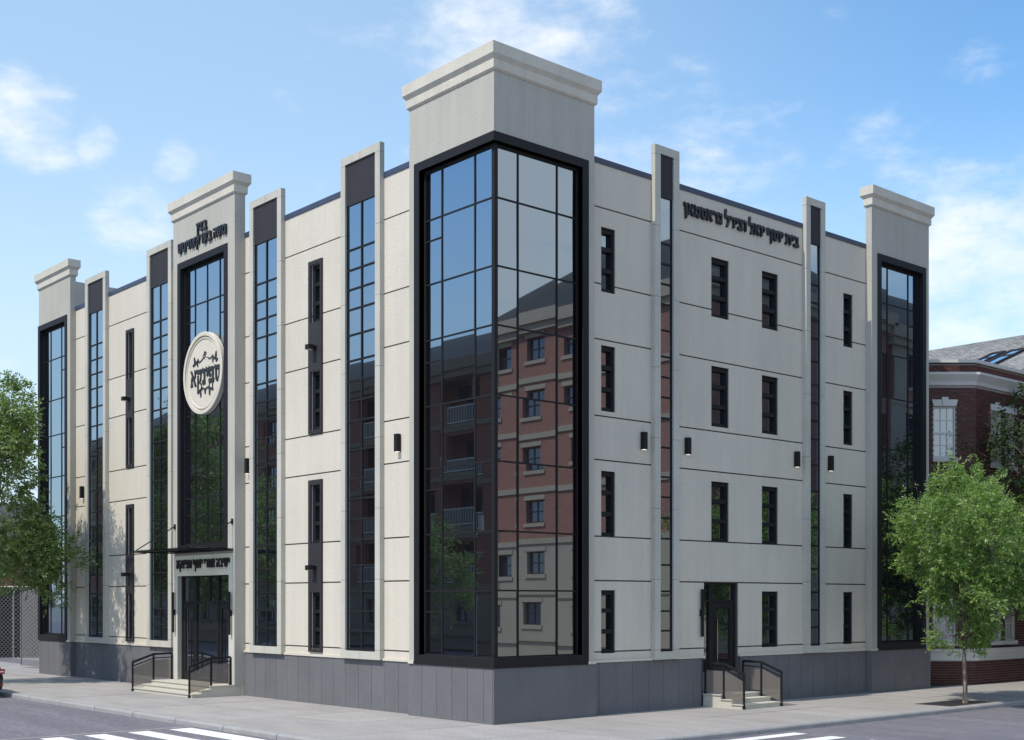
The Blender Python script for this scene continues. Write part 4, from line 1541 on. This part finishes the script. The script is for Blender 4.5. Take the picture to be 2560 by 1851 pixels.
# ------------------------------------------------------------------ trees
def grow_tree(seed, height, crown_r, fork, lean=(0, 0), spread=1.0, droop=.12, depth=5, flat=.9):
    """returns branch polylines with radii, and the twigs that carry leaves"""
    r = random.Random(seed)
    branches, twigs = [], []
    cz = (height + fork) / 2 + .1
    ch = (height - fork) / 2

    lobes = []
    for _ in range(22):
        v = Vector((r.gauss(0, 1), r.gauss(0, 1), r.gauss(0, .8))).normalized()
        lobes.append((v, r.choice((-.55, -.35, .25, .45, .6))))

    def inside(p):
        q = Vector(((p.x - lean[0]) / crown_r, (p.y - lean[1]) / crown_r, (p.z - cz) / (ch * 1.05)))
        n = q.length
        if n < 1e-4:
            return 0
        u = q / n
        k = 1 + sum(a * max(0, u.dot(v) - .72) / .28 for v, a in lobes)
        return (n / max(.5, k)) ** 2

    def branch(p, d, length, rad, level):
        pts, rads = [p.copy()], [rad]
        n = 5 if level < 3 else 3
        q = p.copy()
        d = d.normalized()
        for i in range(n):
            d = (d + Vector((r.uniform(-1, 1), r.uniform(-1, 1), r.uniform(-.6, .8) - droop * (level > 2))) * .22).normalized()
            q = q + d * length / n
            if inside(q) > 1.0 + r.random() * .35 and level > 0:
                break
            pts.append(q.copy())
            rads.append(rad * (1 - .55 * (i + 1) / n))
        if len(pts) < 2:
            return
        branches.append((pts, rads, level))
        if level >= depth:
            twigs.append((pts[0], pts[-1]))
            return
        if level >= depth - 1:
            twigs.append((pts[0], pts[-1]))
        kids = {0: 7, 1: 5, 2: 4, 3: 4, 4: 3}[level]
        for k in range(kids):
            t = (.35 if level else .55) + (1 - (.35 if level else .55)) * (k + r.random()) / kids
            i = min(int(t * (len(pts) - 1)), len(pts) - 2)
            f = t * (len(pts) - 1) - i
            o = pts[i].lerp(pts[i + 1], f)
            base = (pts[i + 1] - pts[i]).normalized()
            a = base.cross(Vector((r.uniform(-1, 1), r.uniform(-1, 1), r.uniform(-1, 1))))
            if a.length < .1:
                continue
            a.normalize()
            if level == 0:
                phi = 2 * math.pi * (k * .381 + r.random() * .12)
                a = Vector((math.cos(phi), math.sin(phi), 0))
            ang = math.radians(r.uniform(32, 68) * spread)
            nd = base * math.cos(ang) + a * math.sin(ang)
            if level == 0:
                nd.z = max(nd.z, .12)
            branch(o, nd, length * r.uniform(.52, .78), rads[i] * .58, level + 1)
    rad0 = .0105 * height + .010
    trunk_pts = [Vector((0, 0, -.05)), Vector((.02, .01, fork * .35)), Vector((-.015, .02, fork * .7)), Vector((lean[0] * .1, lean[1] * .1, fork))]
    top = [Vector((lean[0] * t + r.uniform(-.1, .1), lean[1] * t + r.uniform(-.1, .1), fork + (height - fork) * t * .9)) for t in (.25, .5, .75, 1.0)]
    pts = trunk_pts + top
    rads = [rad0 * 1.25, rad0, rad0 * .93, rad0 * .85, rad0 * .65, rad0 * .45, rad0 * .28, rad0 * .1]
    branches.append((pts, rads, 0))
    for k in range(15):
        t = (k + .5) / 15
        z = fork + (height - fork) * t * .88
        i = next(j for j in range(len(pts) - 1) if pts[j + 1].z >= z)
        f = (z - pts[i].z) / (pts[i + 1].z - pts[i].z)
        o = pts[i].lerp(pts[i + 1], f)
        phi = 2 * math.pi * (k * .382 + r.random() * .1)
        up = .15 + .75 * t
        w = math.sqrt(max(.12, 1 - ((z - cz) / (ch * 1.1)) ** 2))
        nd = Vector((math.cos(phi), math.sin(phi), up))
        branch(o, nd, crown_r * (.45 + .65 * w) * r.uniform(.75, 1.05), rads[i] * .55, 1)
    return branches, twigs


def leaf_mesh(name, twigs, count, size, seed, material, puff=.10):
    """leaflets in small sprays along the twigs, each a folded blade of four corners"""
    g = np.random.default_rng(seed)
    A = np.array([tuple(t[0]) for t in twigs])
    B = np.array([tuple(t[1]) for t in twigs])
    spray = 7
    ns = count // spray
    idx = g.integers(0, len(twigs), ns)
    t = g.uniform(.1, 1.15, (ns, 1))
    base = A[idx] + (B[idx] - A[idx]) * t + g.normal(0, puff, (ns, 3))
    ax = (B[idx] - A[idx]) + g.normal(0, .35, (ns, 3)) * np.linalg.norm(B[idx] - A[idx], axis=1, keepdims=True)
    ax /= np.linalg.norm(ax, axis=1, keepdims=True) + 1e-9
    side = np.cross(ax, g.normal(0, .45, (ns, 3)) + np.array([0, 0, 1]))
    side /= np.linalg.norm(side, axis=1, keepdims=True) + 1e-9
    V = np.zeros((ns, spray, 4, 3))
    for k in range(spray):
        s = 0 if k == spray - 1 else (1 if k % 2 else -1)
        along = (k // 2) * size * .55
        d = ax * (1.0 if s == 0 else .55) + side * s * .85 + g.normal(0, .22, (ns, 3)) + np.array([0, 0, -.15])
        d /= np.linalg.norm(d, axis=1, keepdims=True)
        up = np.cross(d, side * (1 if s >= 0 else -1)) + g.normal(0, .5, (ns, 3))
        w = np.cross(d, up)
        w /= np.linalg.norm(w, axis=1, keepdims=True) + 1e-9
        L_ = size * g.uniform(.75, 1.3, (ns, 1))
        p = base + ax * along
        V[:, k, 0] = p
        V[:, k, 1] = p + d * L_ * .45 + w * L_ * .23
        V[:, k, 2] = p + d * L_
        V[:, k, 3] = p + d * L_ * .45 - w * L_ * .23
    V = V.reshape(-1, 3).astype(np.float32)
    nf = len(V) // 4
    me = bpy.data.meshes.new(name)
    me.vertices.add(len(V))
    me.vertices.foreach_set('co', V.ravel())
    me.loops.add(nf * 4)
    me.loops.foreach_set('vertex_index', np.arange(nf * 4, dtype=np.int32))
    me.polygons.add(nf)
    me.polygons.foreach_set('loop_start', np.arange(0, nf * 4, 4, dtype=np.int32))
    me.polygons.foreach_set('loop_total', np.full(nf, 4, dtype=np.int32))
    me.materials.append(material)
    me.update(calc_edges=True)
    return me


def make_tree(name, label, loc, seed, height, crown_r, fork, leaves, size, bark, leafm, group=None, rot=0.0, **kw):
    br, tw = grow_tree(seed, height, crown_r, fork, **kw)
    root = thing(name, label, 'tree', loc, group)
    mb = MB()
    for pts, rads, lv in br:
        if lv <= 4:
            mb.tube(pts, [max(.004, x) for x in rads], 9 if lv == 0 else (5 if lv < 3 else 3))
    tr = link('trunk', mb.mesh('trunk', bark, smooth=True, fix=False))
    cr = link('crown', leaf_mesh('crown', tw, leaves, size, seed, leafm))
    for o in (tr, cr):
        o.parent = root
    root.rotation_euler = (0, 0, rot)
    return root


TG = 'street trees along the pavements'
street = make_tree('street_tree', 'bright green young street tree in the pavement pit right of the school', (3.72, 13.85, 0), 23, 5.6, 1.9, 1.7, 60000, .10, M['bark'], M['leaf'], TG, 1.6, lean=(.1, .3))
dup(street, (3.55, 21.3, 0), 'bright green street tree further along the right pavement, cut by the photo edge').rotation_euler = (0, 0, 2.1)
street.scale = (.85, .85, .92)
left_tree = make_tree('street_tree', 'taller loose olive green street tree at the left edge, shading the end tower', (-22.9, -3.6, 0), 5, 8.9, 2.45, 2.7, 42000, .13, M['bark'], M['leaf_olive'], TG, .8, lean=(0, 0))
dark_tree = make_tree('shade_tree', 'dark thin leaved tree standing against the red brick house', (1.95, 22.9, 0), 33, 8.9, 2.75, 3.0, 15000, .15, M['bark'], M['leaf_dark'], None, 0.2)

# ------------------------------------------------------------------ car at the left edge
car = thing('parked_car', 'black car parked at the left kerb, only its rear corner with red lamp in view', 'car', (-19.4, -5.75, ROAD_Z))
CX, CYm = -17.08, -5.74


def carmap(s, y, z):
    return (CX - s, CYm + y, ROAD_Z + z)


def car_section(s, hw, zb, zt, tumble, rnd=.06):
    half = [(hw - .10, zb), (hw - .02, zb + .07), (hw, zb + (zt - zb) * .45), (hw - .015, zb + (zt - zb) * .62), (hw - tumble - .01, zt - rnd), (hw - tumble - rnd, zt)]
    return [carmap(s, y, z) for y, z in half] + [carmap(s, -y, z) for y, z in half[::-1]]


cb = MB()
secs = [(0.0, .80, .34, .86, .10), (.06, .86, .28, .93, .08), (.22, .91, .24, .98, .07), (.7, .935, .22, 1.0, .07), (1.3, .94, .21, .98, .06), (2.2, .93, .21, .96, .06), (3.1, .93, .21, .96, .07), (3.8, .925, .22, .92, .09), (4.35, .88, .25, .82, .12), (4.6, .78, .30, .70, .14), (4.68, .66, .36, .62, .12)]
cb.rings([car_section(*x) for x in secs])
cb.build('body', M['car_black'], car, smooth=True)
cab = MB()


def cab_sec(s, hw0, hw1, z0, z1):
    return [carmap(s, y, z) for y, z in ((hw0, z0), (hw0 - .02, z0 + (z1 - z0) * .2), (hw1, z1 - .05), (hw1 - .08, z1), (-hw1 + .08, z1), (-hw1, z1 - .05), (-hw0 + .02, z0 + (z1 - z0) * .2), (-hw0, z0))]


cab.rings([cab_sec(.45, .80, .74, .96, 1.02), cab_sec(.85, .86, .68, .94, 1.27), cab_sec(1.35, .88, .66, .93, 1.42), cab_sec(2.1, .88, .66, .92, 1.45), cab_sec(2.6, .88, .66, .92, 1.40), cab_sec(3.2, .86, .70, .90, 1.10), cab_sec(3.4, .84, .74, .88, .96)])
cab.build('cabin', M['car_glass'], car, smooth=True)
MB().rings([[carmap(s, y, z) for y, z in ((.66, 1.40), (.60, 1.465), (-.60, 1.465), (-.66, 1.40))] for s in (1.3, 1.8, 2.3)]).build('roof', M['car_black'], car)
for sg in (1, -1):
    MB().prism(lambda u, d, z: carmap(d, sg * u, z), [(.50, .74), (.872, .72), (.885, .87), (.50, .86)], -.015, .14).build('tail_lamp', M['tail_red'], car)
    MB().prism(lambda u, d, z: carmap(d, sg * u, z), [(.52, .785), (.84, .775), (.85, .815), (.52, .82)], -.022, .02).build('reversing_lamp', M['tail_white'], car)
    MB().prism(lambda u, d, z: carmap(d, sg * u, z), [(.50, .385), (.84, .385), (.845, .415), (.50, .415)], -.012, .10).build('reflector', M['tail_red'], car)
    MB().tube([carmap(-.03, sg * .66, .30), carmap(.12, sg * .66, .30)], .055, 12).build('exhaust', M['chrome'], car)
    for s in (.95, 3.70):
        rr_ = []
        for t, k in ((0, .31), (.02, .335), (.18, .335), (.20, .31)):
            rr_.append([carmap(s + math.cos(2 * math.pi * q / 20) * k, sg * (.95 - t), .335 + math.sin(2 * math.pi * q / 20) * k) for q in range(20)])
        wh = MB().rings(rr_).build('wheel', M['rubber'], car)
        rr_ = [[carmap(s + math.cos(2 * math.pi * q / 20) * k, sg * y, .335 + math.sin(2 * math.pi * q / 20) * k) for q in range(20)] for y, k in ((.955, .22), (.94, .23))]
        MB().rings(rr_).build('rim', M['zinc'], wh)
    MB().prism(lambda u, d, z: carmap(u, sg * d, z), [(3.25, .94), (3.08, .94), (3.08, 1.06), (3.22, 1.04)], .90, 1.05).build('wing_mirror', M['car_black'], car)
MB().prism(lambda u, d, z: carmap(d, u, z), [(-.80, .24), (.80, .24), (.84, .46), (-.84, .46)], .03, .3).build('rear_bumper', M['rubber'], car)

# ------------------------------------------------------------------ across the two streets (seen mirrored in the glass)
far_walk = structure(MB().box(WF, -150, 8, -15.5, -11.4, -.3, 0).box(WF, 12.6, 16.2, 20.6, 120, -.3, .001).box(WF, 16.2, 60, 20.6, 24, -.3, .001).build('opposite_pavement', M['slab']))


def apartment(name, label, o, t, nrm, length, floors, h0, fh, bay, stone_floors, depth, balcony_bays, group, roof_h, roof_in, brick='brick_far', stone='beige'):
    """brick block with stone base, bands, windows and recessed balconies; t runs along the front, nrm outwards"""
    o, t, nrm = Vector(o), Vector(t), Vector(nrm)
    root = thing(name, label, 'building', o + t * length / 2, group)
    mp = fmap(o, t, nrm)
    H = h0 + floors * fh
    zs = h0 + stone_floors * fh
    holes = []
    nb = int(length / bay)
    wins, bals = [], []
    for f in range(floors):
        for b in range(nb):
            u = (b + .5) * length / nb
            z = h0 + f * fh
            if b in balcony_bays and f >= stone_floors:
                bals.append((u - bay * .36, u + bay * .36, z + .25, z + fh - .35))
            else:
                wins.append((u - .65, u + .65, z + .95, z + fh - .55))
    rects = wins + bals
    for z0, z1, m_, nm in ((0, zs, M[stone], 'stone_base'), (zs, H, M[brick], 'brick_wall')):
        MB().holed(mp, 0, length, z0, z1 - .001, -.35, 0, [r for r in rects if z0 <= r[2] < z1]).build(nm, m_, root)
    body = MB().box(mp, .02, length - .02, -depth, -1.4, 0, H).box(mp, .02, .3, -1.4, -.352, 0, H).box(mp, length - .3, length - .02, -1.4, -.352, 0, H)
    body.build('block', M[brick], root)
    MB().box(mp, .31, length - .31, -1.39, -1.30, 0, H - .02).build('recess_wall', M[brick], root)
    bd = MB()
    for f in range(1, floors + 1):
        z = h0 + f * fh
        bd.box(mp, -.05, length + .05, .001, .10, z - .17, z + .10)
    bd.box(mp, -.06, length + .06, .001, .16, h0 + .15, h0 + .45)
    bd.build('stone_bands', M[stone], root)
    q = MB()
    for u in (0.0, length - 1.3):
        q.box(mp, u + .001, u + 1.299, .001, .06, h0 + .46, H - .18)
    q.build('quoins', M[stone], root)
    MB().box(mp, -.5, length + .5, -depth - .4, .5, H + .05, H + .65).box(mp, -.3, length + .3, -depth - .2, .3, H - .5 + .2, H + .05).build('cornice', M[stone], root)
    e0, e1, d0, d1 = -.3, length + .3, -depth - .3, .3
    MB().rings([[mp(u, d, H + .65) for u, d in ((e0, d0), (e1, d0), (e1, d1), (e0, d1))],
                [mp(u, d, H + .65 + roof_h) for u, d in ((e0 + roof_in, d0 + depth * .45), (e1 - roof_in, d0 + depth * .45), (e1 - roof_in, d1 - depth * .45), (e0 + roof_in, d1 - depth * .45))]]).build('roof', M['slate'], root)
    wf = MB()
    fmz = fmap(Vector((0, 0, 0)), t, nrm)
    w_, hh = 1.30, wins[0][3] - wins[0][2]
    wf.holed(fmz, 0, w_, 0, hh, -.25, -.18, [(.07, w_ / 2 - .03, .07, hh * .48), (w_ / 2 + .03, w_ - .07, .07, hh * .48), (.07, w_ / 2 - .03, hh * .48 + .06, hh - .07), (w_ / 2 + .03, w_ - .07, hh * .48 + .06, hh - .07)])
    wme = wf.mesh('window', M['panel_dark'])
    pme = MB().box(fmz, .05, w_ - .05, -.225, -.215, .05, hh - .05).mesh('pane', M['blue_window'])
    sme = MB().box(fmz, -.12, w_ + .12, .001, .09, -.20, -.02).box(fmz, -.12, w_ + .12, .001, .05, hh + .02, hh + .24).mesh('window_trim', M[stone])
    for r in wins:
        loc = o + t * r[0] + Vector((0, 0, r[2]))
        wo = link('window', wme, root)
        wo.location = loc
        link('pane', pme, wo)
        link('window_trim', sme, wo)
    rail = MB()
    bw = bay * .72
    for z in (.08, .95):
        rail.box(fmz, 0, bw, -.07, -.03, z, z + .05)
    k = 0.0
    while k < bw:
        rail.box(fmz, k, k + .025, -.06, -.04, .13, .95)
        k += .14
    rme = rail.mesh('balcony_rail', M['white'])
    bme = MB().box(fmz, .25, bw - .25, -1.29, -1.26, .02, 2.2).mesh('balcony_door', M['blue_window'])
    fme = MB().box(fmz, 0, bw, -1.3, 0.12, -.22, -.001).mesh('balcony_floor', M[stone])
    for r in bals:
        loc = o + t * r[0] + Vector((0, 0, r[2]))
        fo = link('balcony_floor', fme, root)
        fo.location = loc
        link('balcony_rail', rme, fo)
        link('balcony_door', bme, fo)
    return root


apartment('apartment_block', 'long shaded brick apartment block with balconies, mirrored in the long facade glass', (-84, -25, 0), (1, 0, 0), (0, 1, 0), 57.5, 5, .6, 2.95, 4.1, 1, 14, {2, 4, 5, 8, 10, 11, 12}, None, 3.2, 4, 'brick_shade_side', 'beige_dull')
ap = apartment('apartment_block', 'sunlit red brick and limestone block mirrored in the corner glass', (13.2, 24.0, 0), (1, 0, 0), (0, -1, 0), 16.4, 6, .6, 2.62, 2.9, 2, 13, set(), None, 4.2, 5)
apartment('apartment_block', 'long brick and limestone block across the side street, mirrored in the shaded facade windows', (13.2, 37.6, 0), (0, 1, 0), (-1, 0, 0), 60.0, 5, .6, 3.05, 3.6, 2, 13, {3, 4, 9, 10}, None, 4.0, 5)
side = MB()
W_ = fmap((13.2, 24.2, 0), (0, 1, 0), (-1, 0, 0))
side.box(W_, 0, 13, .001, .2, .5, 6.7)
side.build('side_stone', M['beige'], ap)

AG = 'street trees on the far pavement, mirrored in the glass'
far_tree = dup(left_tree, (-35.0, -12.6, 0), 'street tree across the road mirrored in the tall entrance window')
far_tree['group'] = AG
far_tree.scale = (.85,) * 3
for loc, lab, rot in (((-19.5, -12.8, 0), 'street tree across the road mirrored low in the corner glass', 1.3), ((-48.0, -12.7, 0), 'street tree across the road mirrored in the strip left of the entrance', 2.2), ((-62.0, -12.6, 0), 'street tree across the road mirrored in the far left end tower', 3.4), ((14.2, 33.0, 0), 'street tree across the side street mirrored in the first stone strip', .5)):
    t_ = dup(left_tree, loc, lab)
    t_.scale = (.60,) * 3
    t_['group'] = AG
    t_.rotation_euler = (0, 0, rot)
lp = thing('street_lamp', 'tall thin street lamp across the road mirrored in the corner glass', 'street lamp', (-15.2, -11.8, 0))
MB().tube([(-15.2, -11.8, 0), (-15.2, -11.8, 5.2)], [.09, .05], 10).build('pole', M['zinc'], lp)
MB().tube([(-15.2, -11.8, 5.2), (-15.2, -11.8, 6.1)], .10, 10).build('lamp_head', M['zinc'], lp)
MB().bar((-15.65, -11.8, 4.6), (-14.75, -11.8, 4.6), .05, .05).build('cross_arm', M['zinc'], lp)
MB().tube([(-15.2, -11.8, 0), (-15.2, -11.8, .25)], .14, 10).build('base', M['zinc'], lp)
